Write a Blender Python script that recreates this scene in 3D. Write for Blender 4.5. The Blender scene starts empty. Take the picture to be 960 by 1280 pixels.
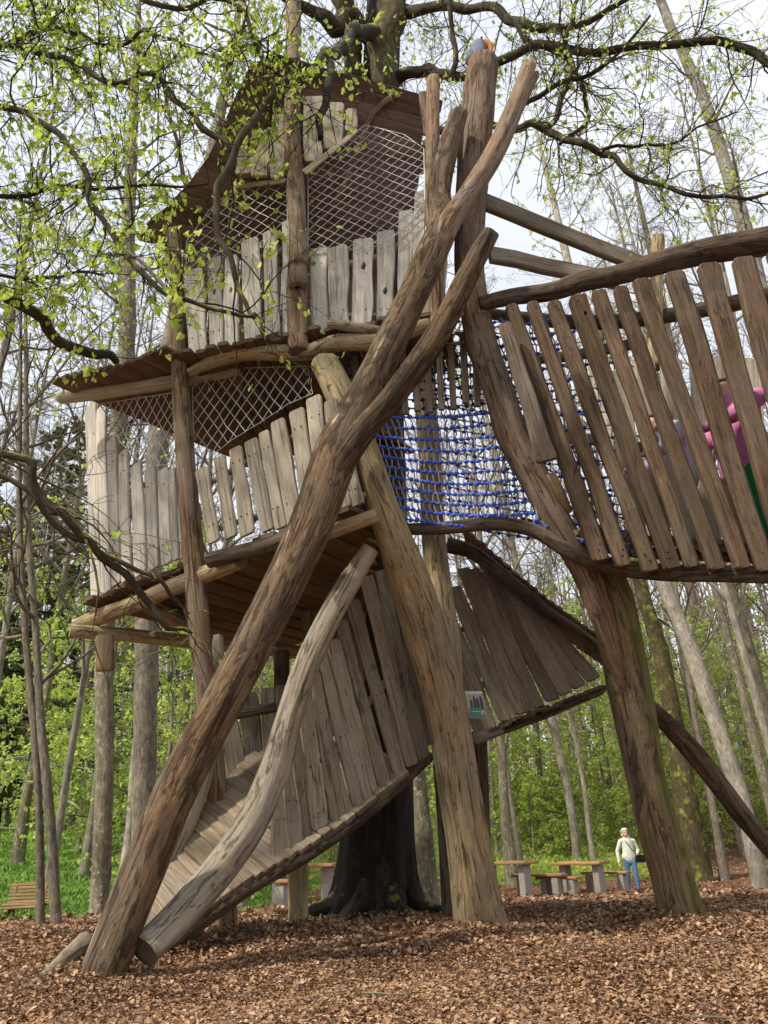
import bpy, math, random
import numpy as np
from mathutils import Matrix, Vector
from mathutils.geometry import delaunay_2d_cdt

R = math.radians
rng = np.random.default_rng(7)
random.seed(7)
scene = bpy.context.scene
col = scene.collection

# ------------------------------------------------------------------ camera
K = 0.85                      # scale of the layout
EYE = 0.70 * K                # eye height (photographer crouches)
F = 960.0                     # focal length in photo pixels (960 x 1280)
PITCH, ROLL = R(23.6), R(2.0)
_f = np.array([0, math.cos(PITCH), math.sin(PITCH)])
_u0 = np.array([0, -math.sin(PITCH), math.cos(PITCH)])
_r0 = np.array([1.0, 0, 0])
_r = math.cos(ROLL) * _r0 - math.sin(ROLL) * _u0
_u = math.cos(ROLL) * _u0 + math.sin(ROLL) * _r0
CAM = np.array([0, 0, EYE])
cd = bpy.data.cameras.new('camera')
cam = bpy.data.objects.new('camera', cd)
col.objects.link(cam)
cam.matrix_world = Matrix([[_r[0], _u[0], -_f[0], CAM[0]], [_r[1], _u[1], -_f[1], CAM[1]],
                           [_r[2], _u[2], -_f[2], CAM[2]], [0, 0, 0, 1]])
cd.sensor_fit = 'VERTICAL'
cd.sensor_height = 36.0
cd.lens = 36.0 * F / 1280.0
cd.clip_start = 0.05
cd.clip_end = 1000
scene.camera = cam

# ------------------------------------------------------------------ light
SUN_DIR = Vector((0.56, 0.40, -0.80)).normalized()     # way the light travels
elev = math.asin(-SUN_DIR.z)
azim = math.atan2(-SUN_DIR.x, -SUN_DIR.y)               # compass angle towards the sun (0 = +Y)
world = bpy.data.worlds.new('World')
scene.world = world
world.use_nodes = True
nt = world.node_tree
for n in list(nt.nodes):
    nt.nodes.remove(n)
wo = nt.nodes.new('ShaderNodeOutputWorld')
bg = nt.nodes.new('ShaderNodeBackground')
sky = nt.nodes.new('ShaderNodeTexSky')
sky.sky_type = 'NISHITA'
sky.sun_disc = False
sky.sun_elevation = elev
sky.sun_rotation = azim
sky.air_density = 1.0
sky.dust_density = 2.5
tc = nt.nodes.new('ShaderNodeTexCoord')
cn = nt.nodes.new('ShaderNodeTexNoise')
cn.inputs['Scale'].default_value = 2.2
cn.inputs['Detail'].default_value = 7
cr = nt.nodes.new('ShaderNodeValToRGB')
cr.color_ramp.elements[0].position = 0.30
cr.color_ramp.elements[1].position = 0.62
cr.color_ramp.elements[0].color = (0.55, 0.55, 0.55, 1)
cr.color_ramp.elements[1].color = (0.95, 0.95, 0.95, 1)
mx = nt.nodes.new('ShaderNodeMix')
mx.data_type = 'RGBA'
mx.inputs[7].default_value = (7.3, 7.6, 8.2, 1)          # thin bright cloud veil
nt.links.new(tc.outputs['Generated'], cn.inputs['Vector'])
nt.links.new(cn.outputs['Fac'], cr.inputs['Fac'])
nt.links.new(cr.outputs['Color'], mx.inputs[0])
nt.links.new(sky.outputs['Color'], mx.inputs[6])
nt.links.new(mx.outputs[2], bg.inputs['Color'])
bg.inputs['Strength'].default_value = 0.106
nt.links.new(bg.outputs['Background'], wo.inputs['Surface'])
sl = bpy.data.lights.new('sun', 'SUN')
sl.energy = 3.7
sl.angle = R(3.0)
sl.color = (1.0, 0.93, 0.82)
sun = bpy.data.objects.new('sun', sl)
sun.rotation_euler = SUN_DIR.to_track_quat('-Z', 'Y').to_euler()
sun.location = (-6, -3, 14)
col.objects.link(sun)
vs = scene.view_settings
vs.view_transform = 'Standard'
vs.look = 'None'
vs.exposure = 0.5
vs.gamma = 1.0
vs.use_curve_mapping = False
scene.cycles.max_bounces = 8
scene.cycles.diffuse_bounces = 6
scene.cycles.transparent_max_bounces = 4

# ------------------------------------------------------------------ photo geometry helpers
def ray(px, py):
    return _f + (px - 480) / F * _r + (640 - py) / F * _u
def P(px, py, Y):
    d = ray(px, py)
    return CAM + d * (Y * K / d[1])
def PZ(px, py, z):
    d = ray(px, py)
    return CAM + d * ((z - CAM[2]) / d[2])
def depth(p):
    return float(np.dot(np.asarray(p) - CAM, _f))
def wpx(w, p):
    return w / F * depth(p)
def pxof(p):
    d = np.asarray(p) - CAM
    return 480 + F * float(d @ _r) / float(d @ _f)
def sstep(a, b, x):
    t = np.clip((x - a) / (b - a), 0, 1)
    return t * t * (3 - 2 * t)
def ground_z(x, y):
    x = np.asarray(x, float); y = np.asarray(y, float)
    Y = y / K
    g = -0.72 + 0.12 * sstep(4.5, 7.5, Y) - 0.050 * np.maximum(0, np.minimum(Y, 22) - 8) + 0.035 * np.maximum(0, np.minimum(Y, 60) - 24)
    g = g - 0.5 * (1 - sstep(-1, 3.2, Y))
    hill = sstep(28, 90, Y) * (2.0 + 5.0 * sstep(-10, 30, x))
    b = 0.030 * np.sin(x * 1.9 + 1.3 * np.sin(y * 1.1)) * np.sin(y * 1.6 + .4) + 0.015 * np.sin(x * 4.3 + y * 2.1) + 0.012 * np.sin(y * 5.1 - x * 3.3)
    bank = .10 * (np.clip(Y, 14, 32) - 14) * (1 - sstep(-6, -2.5, x))
    return EYE + K * g + hill + b + bank
def G(px, py):
    d = ray(px, py)
    lo = 0.5
    for t in np.arange(1.0, 60, 0.02):
        p = CAM + d * t
        if p[2] <= ground_z(p[0], p[1]):
            return p
    return CAM + d * 60
def GY(px, Y):
    p = P(px, 1090, Y)
    return np.array([p[0], p[1], float(ground_z(p[0], p[1]))])

# ------------------------------------------------------------------ mesh helpers
WL = {}
class MB:
    """collects geometry for ONE mesh object"""
    def __init__(s):
        s.v = []; s.q = []; s.t = []; s.g = []; s.c = []; s.qm = []; s.tm = []; s.n = 0
    def add(s, v, quads=None, tris=None, grain=None, tint=0.5, mat=0):
        v = np.asarray(v, float).reshape(-1, 3)
        s.v.append(v)
        s.g.append(v if grain is None else np.asarray(grain, float).reshape(-1, 3))
        s.c.append(np.broadcast_to(np.asarray(tint, float), (len(v),)))
        if quads is not None and len(quads):
            a = np.asarray(quads, np.int64).reshape(-1, 4) + s.n
            s.q.append(a); s.qm.append(np.full(len(a), mat))
        if tris is not None and len(tris):
            a = np.asarray(tris, np.int64).reshape(-1, 3) + s.n
            s.t.append(a); s.tm.append(np.full(len(a), mat))
        s.n += len(v)
        return s
    def mesh(s, name, mats, origin, smooth):
        me = bpy.data.meshes.new(name)
        v = np.concatenate(s.v) - origin
        q = np.concatenate(s.q) if s.q else np.zeros((0, 4), np.int64)
        t = np.concatenate(s.t) if s.t else np.zeros((0, 3), np.int64)
        me.vertices.add(len(v)); me.vertices.foreach_set('co', v.ravel())
        nl = q.size + t.size
        me.loops.add(nl)
        me.loops.foreach_set('vertex_index', np.concatenate([q.ravel(), t.ravel()]).astype(np.int32))
        me.polygons.add(len(q) + len(t))
        ls = np.concatenate([np.arange(len(q)) * 4, len(q) * 4 + np.arange(len(t)) * 3]).astype(np.int32)
        me.polygons.foreach_set('loop_start', ls)
        mi = np.concatenate([np.concatenate(s.qm) if s.qm else [], np.concatenate(s.tm) if s.tm else []]).astype(np.int32)
        me.polygons.foreach_set('material_index', mi)
        me.polygons.foreach_set('use_smooth', np.full(len(ls), smooth))
        me.update(calc_edges=True)
        a = me.attributes.new('grain', 'FLOAT_VECTOR', 'POINT')
        a.data.foreach_set('vector', np.concatenate(s.g).astype(np.float32).ravel())
        a = me.attributes.new('tint', 'FLOAT', 'POINT')
        a.data.foreach_set('value', np.concatenate(s.c).astype(np.float32))
        for m in (mats if isinstance(mats, (list, tuple)) else [mats]):
            me.materials.append(m)
        return me
    def build(s, name, mats, parent=None, smooth=False, origin=None, label=None, cat=None, group=None, kind=None):
        v = np.concatenate(s.v)
        if origin is None:
            origin = (v.min(0) + v.max(0)) / 2
            origin[2] = v[:, 2].min() if parent is None else origin[2]
        origin = np.asarray(origin, float)
        o = bpy.data.objects.new(name, s.mesh(name, mats, origin, smooth))
        col.objects.link(o)
        o.location = origin
        place(o, parent, origin)
        tag(o, label, cat, group, kind)
        return o
def place(o, parent, wloc):
    WL[o.name] = Vector([float(a) for a in wloc])
    if parent is not None:
        o.parent = parent
        o.matrix_parent_inverse = Matrix.Translation(-WL[parent.name])
def tag(o, label=None, cat=None, group=None, kind=None):
    if label: o['label'] = label
    if cat: o['category'] = cat
    if group: o['group'] = group
    if kind: o['kind'] = kind
    return o
def empty(name, loc, label=None, cat=None, group=None, parent=None):
    o = bpy.data.objects.new(name, None)
    o.empty_display_size = 0.2
    col.objects.link(o)
    o.location = [float(a) for a in loc]
    place(o, parent, loc)
    return tag(o, label, cat, group)
def copy_thing(root, loc, rz=0, sc=1.0, label=None, group=None):
    def rec(o, parent):
        c = o.copy()
        col.objects.link(c)
        if parent is not None:
            c.parent = parent
            c.matrix_parent_inverse = o.matrix_parent_inverse
        for ch in o.children:
            rec(ch, c)
        return c
    r = rec(root, None)
    r.location = [float(a) for a in loc]
    r.rotation_euler = (0, 0, rz)
    r.scale = (sc, sc, sc)
    if label: r['label'] = label
    if group: r['group'] = group
    return r
def nrm(v):
    v = np.asarray(v, float)
    return v / np.maximum(np.linalg.norm(v, axis=-1, keepdims=True), 1e-9)
def smoothpath(pts, step=0.07):
    """Catmull-Rom through rows of any width"""
    p = np.asarray(pts, float)
    if len(p) == 2:
        n = max(2, int(np.linalg.norm(p[1, :3] - p[0, :3]) / step) + 1)
        t = np.linspace(0, 1, n)[:, None]
        return p[0] * (1 - t) + p[1] * t
    q = np.vstack([2 * p[0] - p[1], p, 2 * p[-1] - p[-2]])
    out = []
    for i in range(len(p) - 1):
        a, b, c, d = q[i:i + 4]
        n = max(2, int(np.linalg.norm(c[:3] - b[:3]) / step) + 1)
        t = np.linspace(0, 1, n, endpoint=False)[:, None]
        out.append(.5 * (2 * b + (c - a) * t + (2 * a - 5 * b + 4 * c - d) * t ** 2 + (3 * b - a - 3 * c + d) * t ** 3))
    return np.vstack(out + [p[-1:]])
def frames(p):
    t = nrm(np.gradient(p, axis=0))
    ref = np.array([0, 0, 1.0]) if abs(t[len(t) // 2][2]) < .8 else np.array([0, 1.0, 0])
    n = [nrm(np.cross(t[0], ref))]
    for i in range(1, len(p)):
        a = n[-1] - np.dot(n[-1], t[i]) * t[i]
        n.append(nrm(a))
    n = np.array(n)
    return t, n, np.cross(t, n)
def log(mb, path, rad, sides=20, rough=0.05, caps=True, seed=None, mat=0, twist=0.3, tint=.5, hollow=0):
    """bark-less crooked log: tube with long grooves and swellings"""
    g = np.random.default_rng(seed if seed is not None else int(rng.integers(1e9)))
    p = np.asarray(path, float); rad = np.broadcast_to(np.asarray(rad, float), (len(p),))
    t, n, b = frames(p)
    s = np.concatenate([[0], np.cumsum(np.linalg.norm(np.diff(p, axis=0), axis=1))])
    th = np.linspace(0, 2 * np.pi, sides, endpoint=False)
    T, S = np.meshgrid(th, s)
    m = np.zeros_like(T)
    for k in (1, 2, 3, 4, 5, 7, 9):
        a = 1.0 / k ** .55
        m += a * np.sin(k * (T + twist * S * g.uniform(-1, 1)) + g.uniform(.3, 1.6) * k ** .5 * S * g.choice([-1, 1]) + g.uniform(0, 6.28))
    for k in range(3):
        m += .5 * np.sin(S * g.uniform(3, 9) + g.uniform(0, 6.28)) * np.cos(T - g.uniform(0, 6.28))
    for k in range(int(s[-1] * 0.9)):          # knots
        s0, t0 = g.uniform(0, s[-1]), g.uniform(0, 6.28)
        dT = (T - t0 + np.pi) % (2 * np.pi) - np.pi
        m += g.uniform(1.5, 3.5) * np.exp(-((S - s0) / .09) ** 2 - (dT / .45) ** 2)
    rr = rad[:, None] * (1 + rough * m)
    v = p[:, None, :] + rr[..., None] * (np.cos(T)[..., None] * n[:, None, :] + np.sin(T)[..., None] * b[:, None, :])
    off = g.uniform(0, 50, 3)
    gr = np.stack([np.cos(T) * rad[:, None], np.sin(T) * rad[:, None], S], -1) + off
    N = len(p)
    i = np.arange(N - 1)[:, None] * sides; j = np.arange(sides)[None]
    j2 = (j + 1) % sides
    q = np.stack([i + j, i + j2, i + sides + j2, i + sides + j], -1).reshape(-1, 4)
    V = [v.reshape(-1, 3)]; GG = [gr.reshape(-1, 3)]; tr = []
    nv = N * sides
    if caps:
        for e, base in ((0, 0), (N - 1, (N - 1) * sides)):
            d = -t[0] if e == 0 else t[-1]
            if hollow and e == 0:
                d = -d * hollow
            ring2 = v[e] * .86 + p[e] * .14 + d * .25 * rad[e] * .3
            V.append(ring2); GG.append(gr[e] * .9)
            V.append((p[e] + d * .3 * rad[e] * .3)[None]); GG.append(gr[e].mean(0)[None])
            r0 = nv; c0 = nv + sides; nv += sides + 1
            for a in range(sides):
                a2 = (a + 1) % sides
                if e == 0:
                    tr += [[base + a2, base + a, r0 + a], [base + a2, r0 + a, r0 + a2], [r0 + a2, r0 + a, c0]]
                else:
                    tr += [[base + a, base + a2, r0 + a2], [base + a, r0 + a2, r0 + a], [r0 + a, r0 + a2, c0]]
    mb.add(np.vstack(V), q, tr, np.vstack(GG), tint, mat)
    return mb
def tubes(mb, paths, radii, sides, mat=0, tint=None, seed=0):
    """many thin tubes, batched by point count"""
    g = np.random.default_rng(seed)
    by = {}
    for k, p in enumerate(paths):
        by.setdefault(len(p), []).append(k)
    for n, ks in by.items():
        p = np.array([paths[k] for k in ks], float)
        r = np.array([np.broadcast_to(radii[k], (n,)) for k in ks], float)
        t = nrm(np.gradient(p, axis=1))
        ref = np.where(np.abs(t[:, :1, 2:3]) < .85, np.array([0, 0, 1.0]), np.array([1.0, 0, 0]))
        a = nrm(np.cross(t, np.broadcast_to(ref, t.shape)))
        b = np.cross(t, a)
        th = np.linspace(0, 2 * np.pi, sides, endpoint=False)
        c, s = np.cos(th), np.sin(th)
        v = p[:, :, None, :] + r[:, :, None, None] * (c[None, None, :, None] * a[:, :, None, :] + s[None, None, :, None] * b[:, :, None, :])
        m = len(ks)
        L = np.concatenate([np.zeros((m, 1)), np.cumsum(np.linalg.norm(np.diff(p, axis=1), axis=2), 1)], 1)
        gr = np.stack([r[:, :, None] * c + 0 * L[:, :, None], r[:, :, None] * s + 0 * L[:, :, None], L[:, :, None] + 0 * c], -1)
        gr = gr + g.uniform(0, 40, (m, 1, 1, 3))
        i = (np.arange(m) * n * sides)[:, None, None] + (np.arange(n - 1) * sides)[None, :, None]
        j = np.arange(sides)[None, None]
        j2 = (j + 1) % sides
        q = np.stack([i + j, i + j2, i + sides + j2, i + sides + j], -1).reshape(-1, 4)
        tv = .5 if tint is None else np.repeat(np.asarray([tint[k] for k in ks]), n * sides)
        mb.add(v.reshape(-1, 3), q, None, gr.reshape(-1, 3), tv, mat)
    return mb
def slat(mb, a, b, wa, wb, th, normal, seg=8, wob=.07, seed=None, round_ends=0.3, mat=0, hole=None, skew=None):
    """rough-sawn board from a to b (centre line), faces +-normal"""
    g = np.random.default_rng(seed if seed is not None else int(rng.integers(1e9)))
    a = np.asarray(a, float); b = np.asarray(b, float)
    d = b - a; L = np.linalg.norm(d); d = d / L
    nn = np.asarray(normal, float); nn = nrm(nn - np.dot(nn, d) * d)
    x = np.cross(d, nn)
    ts = np.linspace(0, 1, seg + 1)
    if round_ends:
        ts = np.unique(np.concatenate([ts, [.5 * min(wa, wb) * round_ends / L, 1 - .5 * min(wa, wb) * round_ends / L]]))
    def edge():
        e = np.zeros_like(ts)
        for k in range(1, 5):
            e += g.normal(0, 1) / k ** .8 * np.sin(k * 3.3 * ts * max(1, L / 1.2) + g.uniform(0, 6.28))
        return e
    w = wa + (wb - wa) * ts
    l = -w / 2 * (1 + wob * edge() * 1.5); r = w / 2 * (1 + wob * edge() * 1.5)
    if round_ends:
        l[0] *= .8; r[0] *= .86; l[-1] *= .86; r[-1] *= .8
    bow = th * .10 * edge()
    off = g.uniform(0, 60, 3)
    def pt(t, u, wv): return a + d * (t * L) + x * u + nn * wv
    if hole is None:
        c = th * .22
        prof = []
        for k, t in enumerate(ts):
            z = bow[k]
            for (u, wv) in ((l[k] + c, th / 2), (r[k] - c, th / 2), (r[k], th / 2 - c), (r[k], -th / 2 + c), (r[k] - c, -th / 2), (l[k] + c, -th / 2), (l[k], -th / 2 + c), (l[k], th / 2 - c)):
                sk = 0 if skew is None else (1 - t) * (skew[0] if u < 0 else skew[1])
                prof.append((t * L + sk, u, wv + z))
        prof = np.array(prof)
        v = a + prof[:, :1] * d + prof[:, 1:2] * x + prof[:, 2:] * nn
        m = len(ts)
        i = np.arange(m - 1)[:, None] * 8; j = np.arange(8)[None]; j2 = (j + 1) % 8
        q = np.stack([i + j, i + 8 + j, i + 8 + j2, i + j2], -1).reshape(-1, 4)
        e = (m - 1) * 8
        q = np.vstack([q, [[7, 0, 1, 2], [6, 7, 2, 3], [5, 6, 3, 4]], np.array([[7, 2, 1, 0], [6, 3, 2, 7], [5, 4, 3, 6]]) + e])
        mb.add(v, q, None, np.stack([prof[:, 1], prof[:, 2], prof[:, 0]], -1) + off, .5, mat)
    else:
        ht, hu, hr, hl = hole        # along (0..1), across (m), radius across, radius along
        out = [(t * L, l[k]) for k, t in enumerate(ts)] + [(t * L, r[k]) for k, t in reversed(list(enumerate(ts)))]
        hole_pts = [(ht * L + hl * math.sin(q_) * (1 + .25 * math.sin(3 * q_ + 1)), hu + hr * math.cos(q_) * (1 + .2 * math.sin(2 * q_))) for q_ in np.linspace(0, 2 * np.pi, 10, endpoint=False)]
        n0, n1 = len(out), len(hole_pts)
        vs2 = [Vector(p_) for p_ in out + hole_pts]
        ed = [(k, (k + 1) % n0) for k in range(n0)] + [(n0 + k, n0 + (k + 1) % n1) for k in range(n1)]
        ov, oe, of, *_ = delaunay_2d_cdt(vs2, ed, [], 0, 1e-6)
        ov = np.array([[p_.x, p_.y] for p_ in ov])
        hp = np.array(hole_pts); hc = hp.mean(0)
        def inside(poly, p_):
            c_ = False; j_ = len(poly) - 1
            for i_ in range(len(poly)):
                if (poly[i_][1] > p_[1]) != (poly[j_][1] > p_[1]) and p_[0] < (poly[j_][0] - poly[i_][0]) * (p_[1] - poly[i_][1]) / (poly[j_][1] - poly[i_][1]) + poly[i_][0]:
                    c_ = not c_
                j_ = i_
            return c_
        tri = [f_ for f_ in of if inside(out, ov[list(f_)].mean(0)) and not inside(hole_pts, ov[list(f_)].mean(0))]
        m = len(ov)
        top = a + ov[:, :1] * d + ov[:, 1:] * x + nn * th / 2
        bot = a + ov[:, :1] * d + ov[:, 1:] * x - nn * th / 2
        tr = [list(f_)[::-1] for f_ in tri] + [[f_[0] + m, f_[1] + m, f_[2] + m] for f_ in tri]
        cnt = {}
        for f_ in tri:
            for e_ in ((f_[0], f_[1]), (f_[1], f_[2]), (f_[2], f_[0])):
                cnt[e_] = 1
        q = [[e_[0], e_[1], e_[1] + m, e_[0] + m] for e_ in cnt if (e_[1], e_[0]) not in cnt]
        gz = np.stack([ov[:, 1], 0 * ov[:, 0], ov[:, 0]], -1) + off
        mb.add(np.vstack([top, bot]), q, tr, np.vstack([gz, gz + [0, th, 0]]), .5, mat)
    return mb
def box(mb, c, ax, ay, az, mat=0, bev=.08):
    """chamfered box: centre and three half-axis vectors"""
    c, ax, ay, az = [np.asarray(k, float) for k in (c, ax, ay, az)]
    L = [np.linalg.norm(k) for k in (ax, ay, az)]
    e = min(L) * bev
    v = []; idx = {}
    for sx in (-1, 1):
        for sy in (-1, 1):
            for sz in (-1, 1):
                for k in range(3):
                    s = [sx, sy, sz]
                    f = [1 - e / L[m_] if m_ != k else 1 for m_ in range(3)]
                    idx[(sx, sy, sz, k)] = len(v)
                    v.append(c + ax * sx * f[0] + ay * sy * f[1] + az * sz * f[2])
    q = []; t = []
    for k in range(3):
        o1, o2 = (k + 1) % 3, (k + 2) % 3
        for s in (-1, 1):
            cs = []
            for (a_, b_) in ((-1, -1), (1, -1), (1, 1), (-1, 1)):
                w_ = [0, 0, 0]; w_[k] = s; w_[o1] = a_; w_[o2] = b_
                cs.append(idx[(*w_, k)])
            q.append(cs if s > 0 else cs[::-1])
        for a_ in (-1, 1):
            for b_ in (-1, 1):          # chamfers along axis k
                w1 = [0, 0, 0]; w1[o1] = a_; w1[o2] = b_
                w2 = list(w1); w1[k] = -1; w2[k] = 1
                f_ = [idx[(*w1, o1)], idx[(*w2, o1)], idx[(*w2, o2)], idx[(*w1, o2)]]
                q.append(f_ if a_ * b_ < 0 else f_[::-1])
    for sx in (-1, 1):
        for sy in (-1, 1):
            for sz in (-1, 1):
                f_ = [idx[(sx, sy, sz, k)] for k in range(3)]
                t.append(f_ if sx * sy * sz > 0 else f_[::-1])
    ux, uy, uz = nrm(ax), nrm(ay), nrm(az)
    v = np.array(v)
    big = int(np.argmax(L))
    loc = np.stack([(v - c) @ ux, (v - c) @ uy, (v - c) @ uz], -1)
    order = [k for k in range(3) if k != big] + [big]
    mb.add(v, q, t, loc[:, order] + rng.uniform(0, 50, 3), .5, mat)
    return mb
def ellipsoid(mb, c, r, rot=None, n=10, m=8, mat=0):
    th = np.linspace(0, np.pi, m + 1); ph = np.linspace(0, 2 * np.pi, n, endpoint=False)
    T, Ph = np.meshgrid(th, ph, indexing='ij')
    v = np.stack([np.sin(T) * np.cos(Ph) * r[0], np.sin(T) * np.sin(Ph) * r[1], np.cos(T) * r[2]], -1).reshape(-1, 3)
    if rot is not None: v = v @ np.asarray(rot).T
    i = np.arange(m)[:, None] * n; j = np.arange(n)[None]; j2 = (j + 1) % n
    q = np.stack([i + j, i + n + j, i + n + j2, i + j2], -1).reshape(-1, 4)
    mb.add(v + np.asarray(c), q, None, None, .5, mat)
    return mb
LEAF5 = (np.array([[0, 0, 0], [-.42, .38, .14], [0, 1, -.08], [.42, .38, .14], [0, .42, 0]], float), [[0, 3, 4], [3, 2, 4], [2, 1, 4], [1, 0, 4]])
LEAFH = (np.array([[0, 0, 0], [-.34, -.06, .05], [-.5, .28, .10], [-.3, .68, .04], [0, 1, -.12], [.3, .68, .04], [.5, .28, .10], [.34, -.06, .05], [0, .4, -.02]], float),
         [[8, 1, 0], [8, 2, 1], [8, 3, 2], [8, 4, 3], [8, 5, 4], [8, 6, 5], [8, 7, 6], [8, 0, 7]])
_a = np.linspace(0, 2 * np.pi, 8, endpoint=False)
LEAFO = (np.array([[.36 * math.sin(t) * (1 + .25 * math.cos(t)), .5 - .5 * math.cos(t), .16 * abs(math.sin(t)) + .10 * math.cos(2 * t)] for t in _a] + [[0, .5, -.02]]), [[8, (k + 1) % 8, k] for k in range(8)])
LEAF2 = (np.array([[0, 0, 0], [-.4, .45, .1], [0, 1, 0], [.4, .45, .1]], float), [[0, 3, 2], [0, 2, 1]])
def leaves(mb, pos, direc, size, tmpl, g, tint=(0, 1), flat=0.6, mat=0):
    """flat = how far the blade faces upward"""
    pos = np.asarray(pos, float); n = len(pos)
    if n == 0: return mb
    d = nrm(direc)
    up = nrm(np.array([0, 0, 1.0]) * flat + g.normal(0, 1, (n, 3)) * (1 - flat))
    x = nrm(np.cross(d, up)); z = np.cross(x, d)
    V, T = tmpl
    T = np.array(T)
    sz = np.broadcast_to(size, (n,))
    v = pos[:, None, :] + sz[:, None, None] * (V[None, :, :1] * x[:, None] + V[None, :, 1:2] * d[:, None] + V[None, :, 2:] * z[:, None])
    k = len(V)
    tr = (np.arange(n) * k)[:, None, None] + T[None]
    tv = np.repeat(g.uniform(tint[0], tint[1], n), k)
    mb.add(v.reshape(-1, 3), None, tr.reshape(-1, 3), None, tv, mat)
    return mb

# ------------------------------------------------------------------ materials
def lin(h):
    h = h.lstrip('#')
    o = []
    for k in (0, 2, 4):
        c = int(h[k:k + 2], 16) / 255
        o.append(c / 12.92 if c <= .04045 else ((c + .055) / 1.055) ** 2.4)
    return (*o, 1)
class NT:
    def __init__(s, name):
        s.m = bpy.data.materials.new(name); s.m.use_nodes = True
        s.t = s.m.node_tree
        for n in list(s.t.nodes): s.t.nodes.remove(n)
        s.out = s.n('ShaderNodeOutputMaterial')
    def n(s, typ, **kw):
        x = s.t.nodes.new(typ)
        for k, v in kw.items():
            if k in x.inputs: x.inputs[k].default_value = v
            else: setattr(x, k, v)
        return x
    def l(s, a, b): s.t.links.new(a, b)
    def attr(s, name): return s.n('ShaderNodeAttribute', attribute_name=name)
    def ramp(s, fac, stops):
        x = s.n('ShaderNodeValToRGB')
        e = x.color_ramp.elements
        while len(e) < len(stops): e.new(.5)
        for k, (p, c) in enumerate(stops):
            e[k].position = p
            e[k].color = c if not isinstance(c, (int, float)) else (c, c, c, 1)
        s.l(fac, x.inputs['Fac'])
        return x.outputs['Color']
    def noise(s, vec, scale, detail=5, rough=.6, dist=0):
        x = s.n('ShaderNodeTexNoise')
        x.inputs['Scale'].default_value = scale; x.inputs['Detail'].default_value = detail
        x.inputs['Roughness'].default_value = rough; x.inputs['Distortion'].default_value = dist
        s.l(vec, x.inputs['Vector'])
        return x.outputs['Fac']
    def scaled(s, vec, sc):
        x = s.n('ShaderNodeMapping'); x.inputs['Scale'].default_value = sc
        s.l(vec, x.inputs['Vector'])
        return x.outputs['Vector']
    def mix(s, fac, a, b, mode='MIX'):
        x = s.n('ShaderNodeMix', data_type='RGBA', blend_type=mode)
        for k, v in ((0, fac), (6, a), (7, b)):
            if isinstance(v, (int, float)): x.inputs[k].default_value = v
            elif isinstance(v, tuple): x.inputs[k].default_value = v
            else: s.l(v, x.inputs[k])
        return x.outputs[2]
    def math(s, op, a, b=0.0):
        x = s.n('ShaderNodeMath', operation=op)
        for k, v in ((0, a), (1, b)):
            if isinstance(v, (int, float)): x.inputs[k].default_value = v
            else: s.l(v, x.inputs[k])
        return x.outputs[0]
    def bump(s, h, strength, dist=.01, normal=None):
        x = s.n('ShaderNodeBump'); x.inputs['Strength'].default_value = strength; x.inputs['Distance'].default_value = dist
        s.l(h, x.inputs['Height'])
        if normal is not None: s.l(normal, x.inputs['Normal'])
        return x.outputs['Normal']
    def principled(s, colr, rough=.8, normal=None, spec=.3, **kw):
        x = s.n('ShaderNodeBsdfPrincipled')
        if isinstance(colr, tuple): x.inputs['Base Color'].default_value = colr
        else: s.l(colr, x.inputs['Base Color'])
        if isinstance(rough, (int, float)): x.inputs['Roughness'].default_value = rough
        else: s.l(rough, x.inputs['Roughness'])
        x.inputs['Specular IOR Level'].default_value = spec
        for k, v in kw.items(): x.inputs[k].default_value = v
        if normal is not None: s.l(normal, x.inputs['Normal'])
        s.l(x.outputs[0], s.out.inputs['Surface'])
        return x
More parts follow.
